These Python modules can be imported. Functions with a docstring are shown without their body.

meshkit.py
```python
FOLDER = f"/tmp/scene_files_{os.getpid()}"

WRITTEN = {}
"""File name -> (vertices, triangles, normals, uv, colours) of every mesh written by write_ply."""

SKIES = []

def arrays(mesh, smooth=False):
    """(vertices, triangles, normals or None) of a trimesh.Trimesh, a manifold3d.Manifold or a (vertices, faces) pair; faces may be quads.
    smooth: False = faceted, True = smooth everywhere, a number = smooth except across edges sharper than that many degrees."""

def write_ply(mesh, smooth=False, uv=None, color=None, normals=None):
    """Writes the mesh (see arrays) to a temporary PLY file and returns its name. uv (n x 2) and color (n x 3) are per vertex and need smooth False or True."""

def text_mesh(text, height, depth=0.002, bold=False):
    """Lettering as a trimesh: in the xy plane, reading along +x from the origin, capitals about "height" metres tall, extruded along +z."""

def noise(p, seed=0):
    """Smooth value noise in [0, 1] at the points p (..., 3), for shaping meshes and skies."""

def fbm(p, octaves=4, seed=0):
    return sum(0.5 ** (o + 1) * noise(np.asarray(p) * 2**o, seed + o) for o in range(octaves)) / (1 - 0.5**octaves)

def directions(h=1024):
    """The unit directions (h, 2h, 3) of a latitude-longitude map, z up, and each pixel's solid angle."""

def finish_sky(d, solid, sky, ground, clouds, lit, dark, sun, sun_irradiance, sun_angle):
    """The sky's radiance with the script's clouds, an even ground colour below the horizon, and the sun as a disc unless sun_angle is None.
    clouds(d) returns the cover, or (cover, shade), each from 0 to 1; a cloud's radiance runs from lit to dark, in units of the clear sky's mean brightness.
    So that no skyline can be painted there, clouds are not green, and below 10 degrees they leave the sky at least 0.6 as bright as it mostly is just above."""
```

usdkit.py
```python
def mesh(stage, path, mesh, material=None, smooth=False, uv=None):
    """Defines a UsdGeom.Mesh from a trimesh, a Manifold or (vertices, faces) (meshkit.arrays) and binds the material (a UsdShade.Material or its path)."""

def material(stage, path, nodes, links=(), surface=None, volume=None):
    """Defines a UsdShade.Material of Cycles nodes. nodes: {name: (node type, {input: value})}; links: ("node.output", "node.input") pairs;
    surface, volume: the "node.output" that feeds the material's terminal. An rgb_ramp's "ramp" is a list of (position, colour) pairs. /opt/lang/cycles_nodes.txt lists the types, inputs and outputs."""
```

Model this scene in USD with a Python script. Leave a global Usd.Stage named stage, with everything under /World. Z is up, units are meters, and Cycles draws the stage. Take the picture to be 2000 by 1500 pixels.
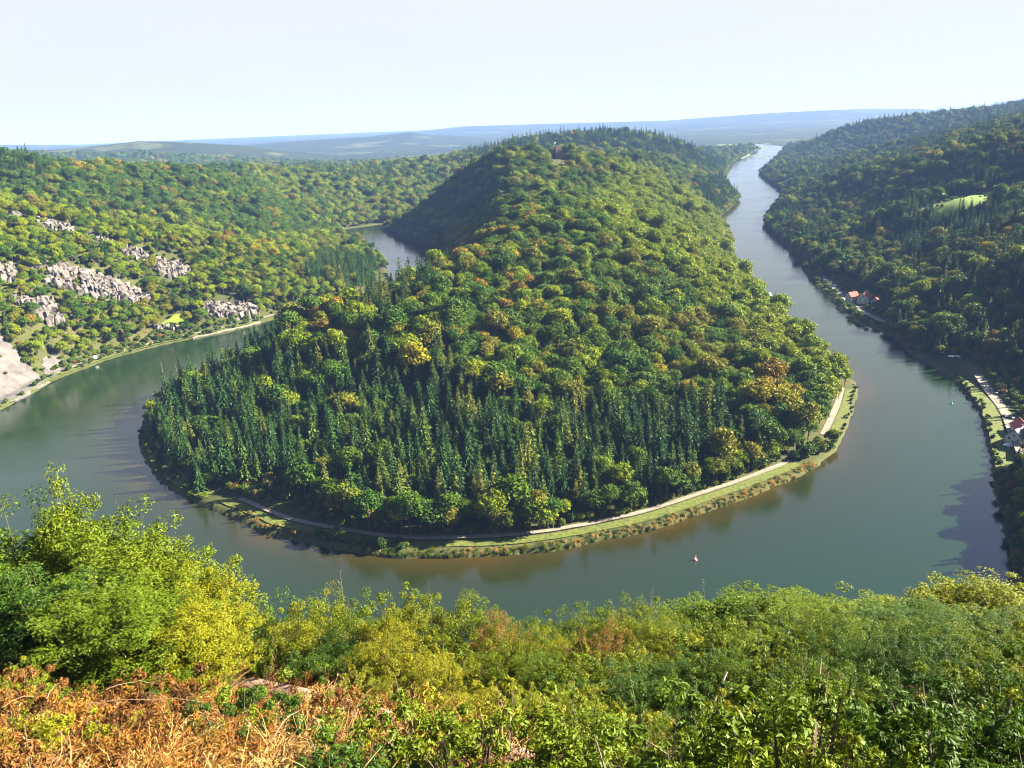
import math, random, numpy as np, trimesh, shapely, usdkit, meshkit
from scipy.interpolate import RBFInterpolator
from scipy.ndimage import gaussian_filter, map_coordinates
from scipy.spatial import cKDTree
from pxr import Usd, UsdGeom, UsdLux, UsdShade, Gf, Sdf, Vt

# ------------------------------------------------------------------ camera, sky, sun, exposure
stage = Usd.Stage.CreateInMemory()
UsdGeom.SetStageUpAxis(stage, 'Z'); UsdGeom.SetStageMetersPerUnit(stage, 1.0)
UsdGeom.Xform.Define(stage, '/World'); UsdGeom.Scope.Define(stage, '/World/Looks')
H, FPX = 182.0, 1550.0                       # eye height above the river, focal length in photo pixels (2000 wide)
PITCH = math.atan((750 - 228) / FPX)
cam = UsdGeom.Camera.Define(stage, '/World/camera')
cam.CreateHorizontalApertureAttr(36.0); cam.CreateVerticalApertureAttr(27.0)
cam.CreateFocalLengthAttr(36.0 * FPX / 2000); cam.CreateClippingRangeAttr(Gf.Vec2f(0.5, 40000))
ROLL = math.radians(2.2)                     # the phone was held a little askew: the horizon rises to the right
SP, CP, SR, CR = math.sin(PITCH), math.cos(PITCH), math.sin(ROLL), math.cos(ROLL)
_r0, _u0, _f0 = np.array([1, 0, 0]), np.array([0, SP, CP]), np.array([0, CP, -SP])
_r, _u = CR * _r0 - SR * _u0, SR * _r0 + CR * _u0
cam.AddTransformOp().Set(Gf.Matrix4d(*[float(c) for row in ((*_r, 0), (*_u, 0), (*(-_f0), 0), (0, 0, H, 1)) for c in row]))
EXPOSURE = 2.95
LEAFGAIN = 1.28
cam.CreateExposureAttr(EXPOSURE)

SUN_EL, SUN_AZ = math.radians(30), math.radians(82)     # azimuth from +y (view) towards +x (right)
sdir = np.array([math.cos(SUN_EL) * math.sin(SUN_AZ), math.cos(SUN_EL) * math.cos(SUN_AZ), math.sin(SUN_EL)])
sun = UsdLux.DistantLight.Define(stage, '/World/sun')
sun.CreateIntensityAttr(1.25); sun.CreateAngleAttr(0.5); sun.CreateColorAttr(Gf.Vec3f(1.0, 0.92, 0.76)); sun.CreateNormalizeAttr(True)
sun.AddRotateZOp().Set(-math.degrees(SUN_AZ)); sun.AddRotateXOp().Set(90 - math.degrees(SUN_EL)); sun.AddRotateZOp(opSuffix='flip').Set(0)
sun.ClearXformOpOrder()
_z = Gf.Vec3d(*map(float, sdir)); _m = Gf.Matrix4d().SetRotate(Gf.Rotation(Gf.Vec3d(0, 0, 1), _z))
sun.AddTransformOp(opSuffix='aim').Set(_m)
dome = UsdLux.DomeLight.Define(stage, '/World/sky')
dome.CreateIntensityAttr(1.0)
sky_mat = usdkit.material(stage, '/World/Looks/sky_air', {
    'sky': ('sky_texture', {'sky_type': 'single_scattering', 'sun_disc': False, 'sun_elevation': SUN_EL, 'sun_rotation': SUN_AZ, 'altitude': 300.0, 'air_density': 1.0, 'aerosol_density': 2.0}),
    'tc': ('texture_coordinate', {}), 'map': ('mapping', {'scale': (1.0, 1.0, 3.0)}),
    'n': ('noise_texture', {'scale': 1.6, 'detail': 4.0, 'roughness': 0.5}),
    'r': ('map_range', {'from_min': 0.2, 'from_max': 0.8, 'to_min': 0.85, 'to_max': 1.0, 'clamp': True}),
    'sep': ('separate_xyz', {}), 'el': ('map_range', {'from_min': 0.28, 'from_max': 0.70, 'to_min': 0.97, 'to_max': 0.08, 'clamp': True}), 'mul': ('math', {'math_type': 'multiply'}),
    'mix': ('mix_color', {'b': (2.34, 2.39, 2.31), 'use_clamp': False}), 'dim': ('mix_color', {'blend_type': 'multiply', 'fac': 1.0, 'b': (0.28, 0.38, 0.72), 'use_clamp': False}),
    'bg': ('background_shader', {'strength': 0.05})},
    [('tc.generated', 'map.vector'), ('map.vector', 'n.vector'), ('n.fac', 'r.value'), ('tc.generated', 'sep.vector'), ('sep.z', 'el.value'), ('r.result', 'mul.value1'), ('el.result', 'mul.value2'), ('mul.value', 'mix.fac'), ('sky.color', 'dim.a'), ('dim.result', 'mix.a'), ('mix.result', 'bg.color')], surface='bg.background')
UsdShade.MaterialBindingAPI.Apply(dome.GetPrim()).Bind(sky_mat)
dome.GetPrim().SetCustomDataByKey('kind', 'structure')

# ------------------------------------------------------------------ helpers
def ray(px, py):
    a, b = (px - 1000) / FPX, (750 - py) / FPX
    u, v = CR * a + SR * b, CR * b - SR * a
    return np.array([u, CP + v * SP, -SP + v * CP])
def at(px, py, z=0.0):
    "point of the horizontal plane z seen at photo pixel"
    d = ray(px, py); t = (z - H) / d[2]
    return np.array([d[0] * t, d[1] * t, z])
def aty(px, py, Y):
    d = ray(px, py); t = Y / d[1]
    return np.array([d[0] * t, Y, H + d[2] * t])
def project(p):
    p = np.asarray(p, float); q = p - [0, 0, H]
    dep = q[..., 1] * CP - q[..., 2] * SP; up = q[..., 1] * SP + q[..., 2] * CP
    dep_ = np.where(dep > 0.1, dep, 0.1); u, v = q[..., 0] / dep_, up / dep_
    return 1000 + (CR * u - SR * v) * FPX, 750 - (SR * u + CR * v) * FPX, dep
used = {}
def numbered(name, parent='/World'):
    k = (parent, name); n = used.get(k, -1) + 1; used[k] = n
    return f'{parent}/{name}' if n == 0 else f'{parent}/{name}_{n:03d}'
def props(prim, label=None, cat=None, group=None, kind=None):
    for k, v in (('label', label), ('category', cat), ('group', group), ('kind', kind)):
        if v: prim.SetCustomDataByKey(k, v)
    return prim
def obj(name, mesh, m, parent='/World', smooth=False, **kw):
    path = numbered(name, str(parent.GetPath()) if hasattr(parent, 'GetPath') else parent)
    p = usdkit.mesh(stage, path, mesh, m, smooth=smooth).GetPrim()
    return props(p, **kw)
def thing(name, label, cat, loc=(0, 0, 0), rotz=0.0, scale=1.0, group=None, ref=None):
    x = UsdGeom.Xform.Define(stage, numbered(name))
    x.AddTranslateOp().Set(Gf.Vec3d(*map(float, loc)))
    if rotz: x.AddRotateZOp().Set(float(math.degrees(rotz)))
    if np.ndim(scale): x.AddScaleOp().Set(Gf.Vec3f(*map(float, scale)))
    elif scale != 1.0: x.AddScaleOp().Set(Gf.Vec3f(float(scale), float(scale), float(scale)))
    if ref:
        x.GetPrim().GetReferences().AddInternalReference(ref); x.GetPrim().SetInstanceable(True)
    return props(x.GetPrim(), label, cat, group)
def instancer(name, pos, rotz, scales, idx, protos, **kw):
    pi = UsdGeom.PointInstancer.Define(stage, numbered(name))
    rel = pi.CreatePrototypesRel()
    for k, src in enumerate(protos):
        q = UsdGeom.Xform.Define(stage, f'{pi.GetPath()}/kind_{k:03d}')
        q.GetPrim().GetReferences().AddInternalReference(src)
        rel.AddTarget(q.GetPath())
    pi.CreatePositionsAttr(Vt.Vec3fArray.FromNumpy(np.asarray(pos, np.float32)))
    q = np.zeros((len(pos), 4)); q[:, 0] = np.cos(np.asarray(rotz) / 2); q[:, 3] = np.sin(np.asarray(rotz) / 2)
    pi.CreateOrientationsAttr(Vt.QuathArray([Gf.Quath(float(a), 0, 0, float(b)) for a, b in q[:, [0, 3]]]))
    s = np.asarray(scales, np.float32); s = s if s.ndim == 2 else np.repeat(s[:, None], 3, 1)
    pi.CreateScalesAttr(Vt.Vec3fArray.FromNumpy(s)); pi.CreateProtoIndicesAttr(Vt.IntArray.FromNumpy(np.asarray(idx, np.int32)))
    return props(pi.GetPrim(), **kw)

# ------------------------------------------------------------------ materials
def L(name): return '/World/Looks/' + name
def simple(name, col, rough=0.8, var=0.0, scale=1.0, spec=0.3, bump=0.0):
    n = {'p': ('principled_bsdf', {'base_color': col, 'roughness': rough, 'specular_ior_level': spec})}
    links = []
    if var or bump:
        n['g'] = ('geometry', {}); n['t'] = ('noise_texture', {'scale': scale, 'detail': 5.0, 'roughness': 0.6})
        links += [('g.position', 't.vector')]
    if var:
        n['r'] = ('rgb_ramp', {'ramp': [(0.25, tuple(c * (1 - var) for c in col)), (0.75, tuple(c * (1 + var) for c in col))]})
        links += [('t.fac', 'r.fac'), ('r.color', 'p.base_color')]
    if bump:
        n['b'] = ('bump', {'distance': bump, 'strength': 0.8}); links += [('t.fac', 'b.height'), ('b.normal', 'p.normal')]
    return usdkit.material(stage, L(name), n, links, surface='p.BSDF')
def leafy(name, cols, trans=0.3, rough=0.55, spec=0.25, island=0.35, patch=None):
    "foliage: colour varies by tree (random), by leaf (island) ; a share of light passes through"
    n = {'o': ('object_info', {}), 'g': ('geometry', {}),
         'r': ('rgb_ramp', {'ramp': list(zip(np.linspace(0, 1, len(cols)), cols))}),
         'm': ('map_range', {'from_min': 0.0, 'from_max': 1.0, 'to_min': 1 - island, 'to_max': 1 + island}),
         'h': ('hsv', {}), 'p': ('principled_bsdf', {'roughness': rough, 'specular_ior_level': spec}),
         't': ('translucent_bsdf', {}), 'tc': ('mix', {'mix_type': 'multiply', 'fac': 1.0, 'color2': (1.25, 1.15, 0.5)}), 'x': ('mix_closure', {'fac': trans})}
    links = [('o.random', 'r.fac'), ('r.color', 'h.color'), ('g.random_per_island', 'm.value'), ('m.result', 'h.value'),
             ('h.color', 'p.base_color'), ('h.color', 'tc.color1'), ('tc.color', 't.color'), ('p.BSDF', 'x.closure1'), ('t.BSDF', 'x.closure2')]
    return usdkit.material(stage, L(name), n, links, surface='x.closure')
M = {}
M['bark'] = simple('bark', (0.09, 0.065, 0.045), 0.9, 0.4, 2.0)
M['dead_wood'] = simple('dead_wood', (0.17, 0.145, 0.115), 0.9, 0.25, 2.0)
M['twig'] = simple('dry_twig', (0.19, 0.13, 0.075), 0.9, 0.3, 20.0)
M['gravel'] = simple('gravel', (0.16, 0.135, 0.10), 0.95, 0.35, 0.5)
M['grass'] = simple('grass_blades', (0.062, 0.076, 0.008), 0.95, 0.6, 0.5, bump=0.15)
M['meadow'] = simple('meadow_grass', (0.09, 0.14, 0.008), 0.9, 0.2, 0.05)
M['far_field'] = simple('far_field', (0.062, 0.078, 0.028), 0.95, 0.4, 0.012)
M['rock'] = simple('quartzite', (0.120, 0.102, 0.088), 0.9, 0.65, 0.28, bump=0.5)
M['scree'] = simple('scree_stone', (0.078, 0.069, 0.063), 0.95, 0.5, 0.12, bump=0.3)
M['white_wall'] = simple('white_render', (0.33, 0.32, 0.30), 0.8, 0.06, 0.6)
M['red_roof'] = simple('red_tiles', (0.26, 0.05, 0.035), 0.8, 0.3, 1.5)
M['dark_roof'] = simple('slate_roof', (0.05, 0.05, 0.055), 0.7, 0.3, 1.5)
M['glass_dark'] = simple('window_glass', (0.02, 0.025, 0.03), 0.1, spec=0.6)
M['sandstone'] = simple('castle_sandstone', (0.15, 0.10, 0.078), 0.9, 0.3, 0.8)
M['white_paint'] = simple('white_paint', (0.8, 0.8, 0.78), 0.4)
M['red_paint'] = simple('red_paint', (0.55, 0.03, 0.025), 0.4)
M['green_paint'] = simple('green_paint', (0.02, 0.30, 0.16), 0.4)
M['grey_metal'] = simple('grey_metal', (0.35, 0.36, 0.37), 0.4)
M['tyre'] = simple('tyre_rubber', (0.02, 0.02, 0.02), 0.9)
M['earth'] = simple('bare_earth', (0.17, 0.105, 0.07), 0.95, 0.3, 3.0, bump=0.03)

# ------------------------------------------------------------------ river outline (world metres; photo pixels of the water's edge laid on the river plane)
def pts(*a): return [tuple(at(x, y)[:2]) for x, y in a]
inner = ([(90, 1640), (0, 1560), (-70, 1500), (-150, 1450)] + pts((750, 446), (790, 468), (855, 488)) +
         [(-84, 1010), (-84, 860), (-108, 760), (-150, 690), (-190, 620), (-226, 560)] +
         pts((318, 772), (292, 800), (275, 835), (270, 865), (285, 905), (310, 940), (345, 966), (400, 990), (450, 1013), (520, 1045), (600, 1062), (680, 1077), (740, 1086),
             (830, 1092), (950, 1090), (1050, 1080), (1150, 1063), (1250, 1040), (1350, 1013), (1450, 977), (1540, 940), (1595, 917), (1632, 885), (1648, 850), (1662, 820), (1674, 785), (1676, 752)) +
         [(238, 545), (243, 620), (250, 700), (258, 790), (280, 950), (318, 1130), (352, 1300), (368, 1400), (432, 1545), (492, 1700), (520, 1850), (590, 2200), (700, 2560), (810, 2900), (1020, 3400), (1230, 3900), (1180, 4400)])
outer = ([(60, 1740), (-60, 1650), (-130, 1570), (-200, 1490)] + pts((752, 437), (700, 444), (664, 449), (682, 474), (728, 494), (752, 516), (760, 536), (752, 556), (700, 576), (620, 600), (520, 628), (450, 646), (400, 656), (330, 671), (250, 691), (200, 706), (100, 746), (0, 802)) +
         [(-372, 420), (-372, 340), (-310, 262), (-210, 218), (-100, 200), (0, 194), (100, 205), (180, 244)] +
         pts((1978, 1105), (1960, 1030), (1945, 960), (1936, 905), (1925, 862), (1910, 800), (1880, 765), (1860, 738), (1830, 722), (1780, 692), (1732, 652), (1690, 636), (1640, 602), (1610, 573), (1580, 541), (1555, 500), (1525, 470), (1496, 440), (1500, 425), (1525, 392), (1533, 375), (1500, 352), (1484, 338)) +
         [(960, 2900), (1150, 3400), (1360, 3900), (1330, 4400)])
def smooth_line(p, step=4.0, sig=2.0, closed=False):
    p = np.array(p, float); d = np.r_[0, np.cumsum(np.linalg.norm(np.diff(p, axis=0), axis=1))]
    s = np.arange(0, d[-1], step); q = np.stack([np.interp(s, d, p[:, k]) for k in range(2)], 1)
    g = gaussian_filter(q, (sig, 0), mode='nearest'); return g
inner_s, outer_s = smooth_line(inner), smooth_line(outer)
def wob(a, seed, amp=1.6):
    q = np.c_[a / 17.0, np.zeros(len(a))]
    return a + amp * 2 * np.c_[meshkit.fbm(q, 3, seed) - 0.5, meshkit.fbm(q, 3, seed + 7) - 0.5]
inner_s, outer_s = wob(inner_s, 1), wob(outer_s, 5)
river = shapely.Polygon(np.vstack([inner_s, outer_s[::-1]])).buffer(0)
shore = np.vstack([inner_s, outer_s]); shore_tree = cKDTree(shore)
def shore_dist(xy):
    "signed: positive on land"
    xy = np.asarray(xy, float); d = shore_tree.query(xy)[0]
    return np.where(shapely.contains_xy(river, xy[:, 0], xy[:, 1]), -d, d)

# ------------------------------------------------------------------ terrain heights
CANOPY = 17.5
ctrl = []
def C(px, py, Y, canopy=CANOPY):
    p = aty(px, py, Y); ctrl.append((p[0], p[1], max(p[2] - canopy, 1.5)))
for a in [  # the wooded spur: crest, both flanks
    (1090, 292, 1350), (1060, 340, 1150), (1040, 375, 1020), (960, 430, 800), (880, 490, 660), (760, 550, 570), (600, 600, 560), (520, 622, 575),
    (1000, 537, 600), (1000, 760, 420), (1200, 450, 720), (1300, 420, 850), (1200, 310, 1250), (1300, 345, 1230), (1150, 292, 1380), (1000, 290, 1330), (960, 302, 1330), (870, 352, 1300), (800, 402, 1320),
    (1500, 650, 560), (1400, 600, 600), (1300, 600, 560), (1300, 750, 450), (700, 750, 450), (480, 750, 480), (1400, 420, 1150),
    (1220, 288, 1700), (1300, 308, 1750), (1390, 350, 1750), (1445, 374, 1750), (1180, 300, 1900),
    (1100, 258, 2300), (1200, 252, 2300), (1290, 259, 2350), (1350, 279, 2400), (1400, 313, 2450), (1440, 346, 2500), (1000, 276, 2300), (900, 302, 2200), (850, 320, 2100),
    # left hills: first spur, second spur, third slope
    (0, 385, 800, 8), (120, 400, 830, 8), (250, 425, 870, 8), (400, 450, 950, 9), (500, 470, 980, 12), (600, 488, 1000, 13), (680, 500, 1010),
    (0, 600, 600), (200, 550, 720), (300, 480, 830), (130, 480, 740), (60, 690, 530), (300, 600, 720),
    (200, 395, 1100), (400, 430, 1150), (0, 290, 1150, 20), (60, 302, 1200, 21), (130, 321, 1350, 22), (200, 330, 1450, 22), (330, 315, 1400, 19), (420, 329, 1420, 22), (500, 377, 1400), (600, 430, 1370), (650, 452, 1345),
    (300, 360, 1250), (450, 415, 1260),
    (400, 318, 1900, 22), (500, 322, 1900, 20), (600, 328, 1950, 20), (700, 334, 1950, 20), (860, 348, 1900, 20), (600, 380, 1650), (700, 400, 1580), (480, 345, 1650), (780, 365, 1700),
    # right hills
    (2000, 265, 1050), (1900, 286, 1150), (1800, 301, 1280), (1700, 323, 1400), (1620, 346, 1480), (1560, 367, 1520), (1528, 388, 1530),
    (1870, 345, 1080), (1800, 450, 930), (1900, 450, 780), (1750, 550, 760), (1900, 600, 610), (2000, 500, 620), (2000, 650, 510), (1650, 400, 1250), (1750, 400, 1100),
    # farther right hill above the village
    (2000, 200, 3000), (1900, 212, 3050), (1800, 222, 3050), (1720, 229, 3100), (1640, 246, 3150), (1560, 283, 3200), (1510, 318, 3300), (1600, 320, 2700), (1700, 310, 2500), (1900, 260, 2400)]:
    C(*a)
ctrl += [(350, 458, 6), (385, 455, 14), (430, 445, 34), (375, 405, 20), (345, 500, 8), (330, 420, 5)]
_m = aty(1870, 388, 960); ctrl += [(_m[0] + 75, 985, _m[2] + 3), (_m[0] + 110, 1000, _m[2] + 6), (_m[0] + 70, 950, _m[2] - 1)]
ctrl += [(-60, 1800, 40), (-200, 1750, 34), (-40, 1950, 58)]
C(1870, 388, 960, 0); C(1830, 390, 955, 0); C(1920, 384, 975, 0)
for x, y in [(200, 960), (60, 940), (330, 1020), (130, 950), (270, 1000), (-80, 930)]:                     # hollow behind the first spur
    a = aty(x, 400, y); ctrl.append((a[0], y, 38 if x < 250 else 6))
ctrl += [(-900, 900, 130), (-900, 500, 120), (-600, 500, 95), (-480, 400, 60), (-1100, 1300, 130), (-1500, 900, 140), (-700, 250, 120), (-450, 180, 110),
         (-1000, 1900, 48), (-700, 2500, 12), (-300, 2700, 20), (-1300, 2600, 12), (100, 2900, 15), (450, 2900, 10), (0, 2500, 60), (-1800, 1600, 110), (-760, 1700, 62), (-900, 1600, 62),
         (1100, 900, 175), (800, 600, 165), (600, 400, 150), (520, 250, 145), (335, 300, 50), (450, 150, 150), (900, 1500, 120), (1200, 2000, 120), (900, 2000, 60), (2000, 1500, 180), (2500, 2500, 200), (1500, 2600, 110),
         (0, -100, 182), (-200, 0, 182), (200, 0, 182), (-300, -200, 185), (300, -200, 185), (0, -300, 188), (700, -300, 180), (-700, -300, 180), (-1500, 0, 170), (1500, 200, 180), (-1500, -300, 170), (2500, -300, 180),
         (0, 60, 124), (-80, 60, 122), (80, 60, 124), (0, 110, 72), (0, 160, 24), (-120, 110, 80), (120, 110, 80), (-200, 120, 90), (200, 120, 95), (250, 230, 55), (-300, 170, 80), (300, 200, 90)]
for q in shore[::12]: ctrl.append((q[0], q[1], 1.5))
ctrl += [(-25, 1300, 112), (-75, 1305, 92), (-10, 1200, 104), (-45, 1180, 72), (-78, 1165, 30), (0, 1080, 98), (-35, 1080, 60), (-62, 1080, 22), (-10, 950, 84), (-40, 930, 48), (-130, 1320, 52), (-165, 1330, 26)]
ctrl = np.array(ctrl)
GS, X0, X1, Y0, Y1 = 10.0, -2200, 2700, -300, 3800
gx, gy = np.arange(X0, X1 + 1, GS), np.arange(Y0, Y1 + 1, GS)
gxx, gyy = np.meshgrid(gx, gy)
rbf = RBFInterpolator(ctrl[:, :2], ctrl[:, 2], kernel='linear', smoothing=0.0)
grid = gaussian_filter(rbf(np.c_[gxx.ravel(), gyy.ravel()]).reshape(gxx.shape), 1.6)
def lerp_steps(x, xs, ys): return np.interp(x, xs, ys)
def smoothstep(a, b, x): t = np.clip((x - a) / (b - a), 0, 1); return t * t * (3 - 2 * t)
# far skylines: (photo pixel line, distance, width of the ridge)
FAR = [([(-700, 296), (0, 291), (100, 293), (200, 284), (270, 275.5), (330, 276.5), (400, 280), (480, 285), (560, 296), (700, 310), (2600, 320)], 4600, 700),
       ([(-700, 296), (300, 292), (450, 287), (560, 277), (650, 271), (720, 267), (800, 258), (850, 264), (950, 269), (1050, 275), (1400, 283), (1500, 283), (2600, 280)], 7200, 900),
       ([(-700, 285), (300, 283), (700, 272), (850, 253), (900, 247), (1000, 244), (1100, 241), (1300, 236), (1400, 228), (1500, 221), (1600, 216), (1700, 212), (1800, 213), (1900, 222), (2600, 235)], 12000, 1800)]
def height(xy):
    xy = np.asarray(xy, float); x, y = xy[:, 0], xy[:, 1]
    h = map_coordinates(grid, [(y - Y0) / GS, (x - X0) / GS], order=1, mode='nearest')
    r = np.hypot(x, y)
    far = smoothstep(3000, 3900, y) * smoothstep(2700, 3600, r)
    h = h * (1 - far) + far * 3.0
    det = meshkit.fbm(np.c_[x / 90, y / 90, 0 * x], 4, 3) - 0.5
    h = h + det * 16 * smoothstep(5, 60, h) * smoothstep(60, 200, r) * (1 - far)
    for line, D, w in FAR:
        a = np.array(line); u_, v_ = (a[:, 0] - 1000) / FPX, (750 - a[:, 1]) / FPX; u, v = CR * u_ + SR * v_, CR * v_ - SR * u_
        az = np.arctan2(u, CP + v * SP); el = np.arctan2(-SP + v * CP, np.hypot(u, CP + v * SP))
        e = np.interp(np.arctan2(x, y), az, el)
        top = H + D * np.tan(e)
        bump_ = np.exp(-((r - D) / w) ** 2)
        n = 1 + 0.25 * (meshkit.fbm(np.c_[x / 700, y / 700, 0 * x + 2], 4, 9) - 0.5) * smoothstep(0.0, 0.6, 1 - bump_)
        h = np.maximum(h, np.where((y > 1500) & (r > 3300), top * bump_ * n, -50))
    # the viewpoint's own steep slope
    near = np.interp(y, [-200, -2, 1, 4, 6, 10, 14, 18, 20, 23, 30, 60, 100], [1.7, 1.7, 2.6, 5.0, 6.5, 9.3, 11.9, 14.4, 15.7, 18.2, 27, 58, 112])
    nh = H - near + (meshkit.fbm(np.c_[x / 7, y / 7, 0 * x], 3, 21) - 0.5) * 1.6 * smoothstep(3, 9, y)
    k = (1 - smoothstep(30, 70, y)) * (1 - smoothstep(40, 120, np.abs(x))) * smoothstep(-120, -20, y)
    h = h * (1 - k) + nh * k
    d = shore_dist(xy)
    bank = 1.6 + 0.05 * np.clip(d, 0, 14) + np.maximum(0, d - 13) * (0.95 + 0.9 * (1 - smoothstep(90, 170, y)) * (1 - smoothstep(200, 300, np.abs(x))))
    land = np.minimum(np.maximum(h, 1.6 + 0.03 * np.clip(d, 0, 30)), np.where(r > 3000, 1e9, bank))
    land = land * smoothstep(-0.2, 3.0, d) + 0.02
    return np.where(d > 0, land, np.maximum(-2.5, d * 0.5) - 0.05)
def hz(x, y): return float(height([(x, y)])[0])

azd = np.r_[np.arange(-180, -60, 6), np.arange(-60, -38, 1.0), np.arange(-38, 38, 0.2), np.arange(38, 60, 1.0), np.arange(60, 181, 6)]
az = np.radians(azd)
rad = np.r_[np.geomspace(0.8, 40, 90, endpoint=False), np.geomspace(40, 190, 60, endpoint=False), np.geomspace(190, 1700, 330, endpoint=False), np.geomspace(1700, 15500, 170)]
A, R = np.meshgrid(az, rad)
XY = np.c_[(R * np.sin(A)).ravel(), (R * np.cos(A)).ravel()]
Z = height(XY)
na, nr = len(az), len(rad)
i = (np.arange(nr - 1)[:, None] * na + np.arange(na - 1)[None]).ravel()
quads = np.c_[i, i + 1, i + na + 1, i + na]
tv = np.c_[XY, Z]; tf = np.vstack([quads[:, [0, 2, 1]], quads[:, [0, 3, 2]]])
M['ground'] = usdkit.material(stage, L('forest_floor'), {
    'g': ('geometry', {}), 'n': ('noise_texture', {'scale': 0.012, 'detail': 8.0, 'roughness': 0.65}), 'n2': ('noise_texture', {'scale': 0.0016, 'detail': 6.0, 'roughness': 0.6}),
    'r': ('rgb_ramp', {'ramp': [(0.3, (0.030, 0.032, 0.012)), (0.5, (0.045, 0.05, 0.014)), (0.7, (0.075, 0.06, 0.025))]}),
    'r2': ('rgb_ramp', {'ramp': [(0.40, (0.009, 0.018, 0.008)), (0.5, (0.018, 0.026, 0.010)), (0.57, (0.012, 0.018, 0.008)), (0.61, (0.05, 0.058, 0.022)), (0.64, (0.04, 0.055, 0.018)), (0.66, (0.016, 0.024, 0.010))]}),
    'len': ('vector_math', {'math_type': 'length'}), 'near': ('vector_math', {'math_type': 'distance', 'vector2': (0.0, 10.0, 172.0)}), 'nr': ('map_range', {'from_min': 34.0, 'from_max': 60.0, 'clamp': True}), 'n3': ('noise_texture', {'scale': 2.2, 'detail': 8.0, 'roughness': 0.7}), 'r3': ('rgb_ramp', {'ramp': [(0.35, (0.022, 0.016, 0.008)), (0.55, (0.052, 0.033, 0.016)), (0.7, (0.085, 0.05, 0.026))]}), 'mn': ('mix_color', {}), 'fr': ('map_range', {'from_min': 3300.0, 'from_max': 3900.0, 'clamp': True}), 'mx': ('mix_color', {}),
    'p': ('principled_bsdf', {'roughness': 0.95, 'specular_ior_level': 0.1})},
    [('g.position', 'n.vector'), ('g.position', 'n2.vector'), ('n.fac', 'r.fac'), ('n2.fac', 'r2.fac'), ('g.position', 'len.vector1'), ('len.value', 'fr.value'),
     ('fr.result', 'mx.fac'), ('g.position', 'near.vector1'), ('near.value', 'nr.value'), ('g.position', 'n3.vector'), ('n3.fac', 'r3.fac'), ('nr.result', 'mn.fac'), ('r3.color', 'mn.a'), ('r.color', 'mn.b'), ('mn.result', 'mx.a'), ('r2.color', 'mx.b'), ('mx.result', 'p.base_color')], surface='p.BSDF')
obj('ground', (tv, tf), M['ground'], smooth=True, kind='structure')

# water: one sheet a little wider than the river, brown over the shallows
def ribbon_grid(poly, step, reach):
    x0, y0, x1, y1 = poly.bounds
    xs, ys = np.arange(x0, x1 + step, step), np.arange(y0, y1 + step, step)
    return xs, ys
def plane_sheet(poly, step, z):
    "a draped grid of triangles covering poly's grown outline"
    big = poly.buffer(step * 1.2)
    xs, ys = ribbon_grid(big, step, 0)
    xx, yy = np.meshgrid(xs, ys); keep = shapely.contains_xy(big, xx.ravel(), yy.ravel()).reshape(xx.shape)
    n = len(xs); idx = np.arange(xx.size).reshape(xx.shape)
    cell = keep[:-1, :-1] & keep[1:, :-1] & keep[:-1, 1:] & keep[1:, 1:]
    a = idx[:-1, :-1][cell]; q = np.c_[a, a + 1, a + n + 1, a + n]
    f = np.vstack([q[:, [0, 1, 2]], q[:, [0, 2, 3]]]); u, inv = np.unique(f, return_inverse=True)
    v = np.c_[xx.ravel()[u], yy.ravel()[u], np.full(len(u), z)]
    return v, inv.reshape(f.shape)
wv, wf = plane_sheet(river, 6.0, 0.0)
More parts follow.
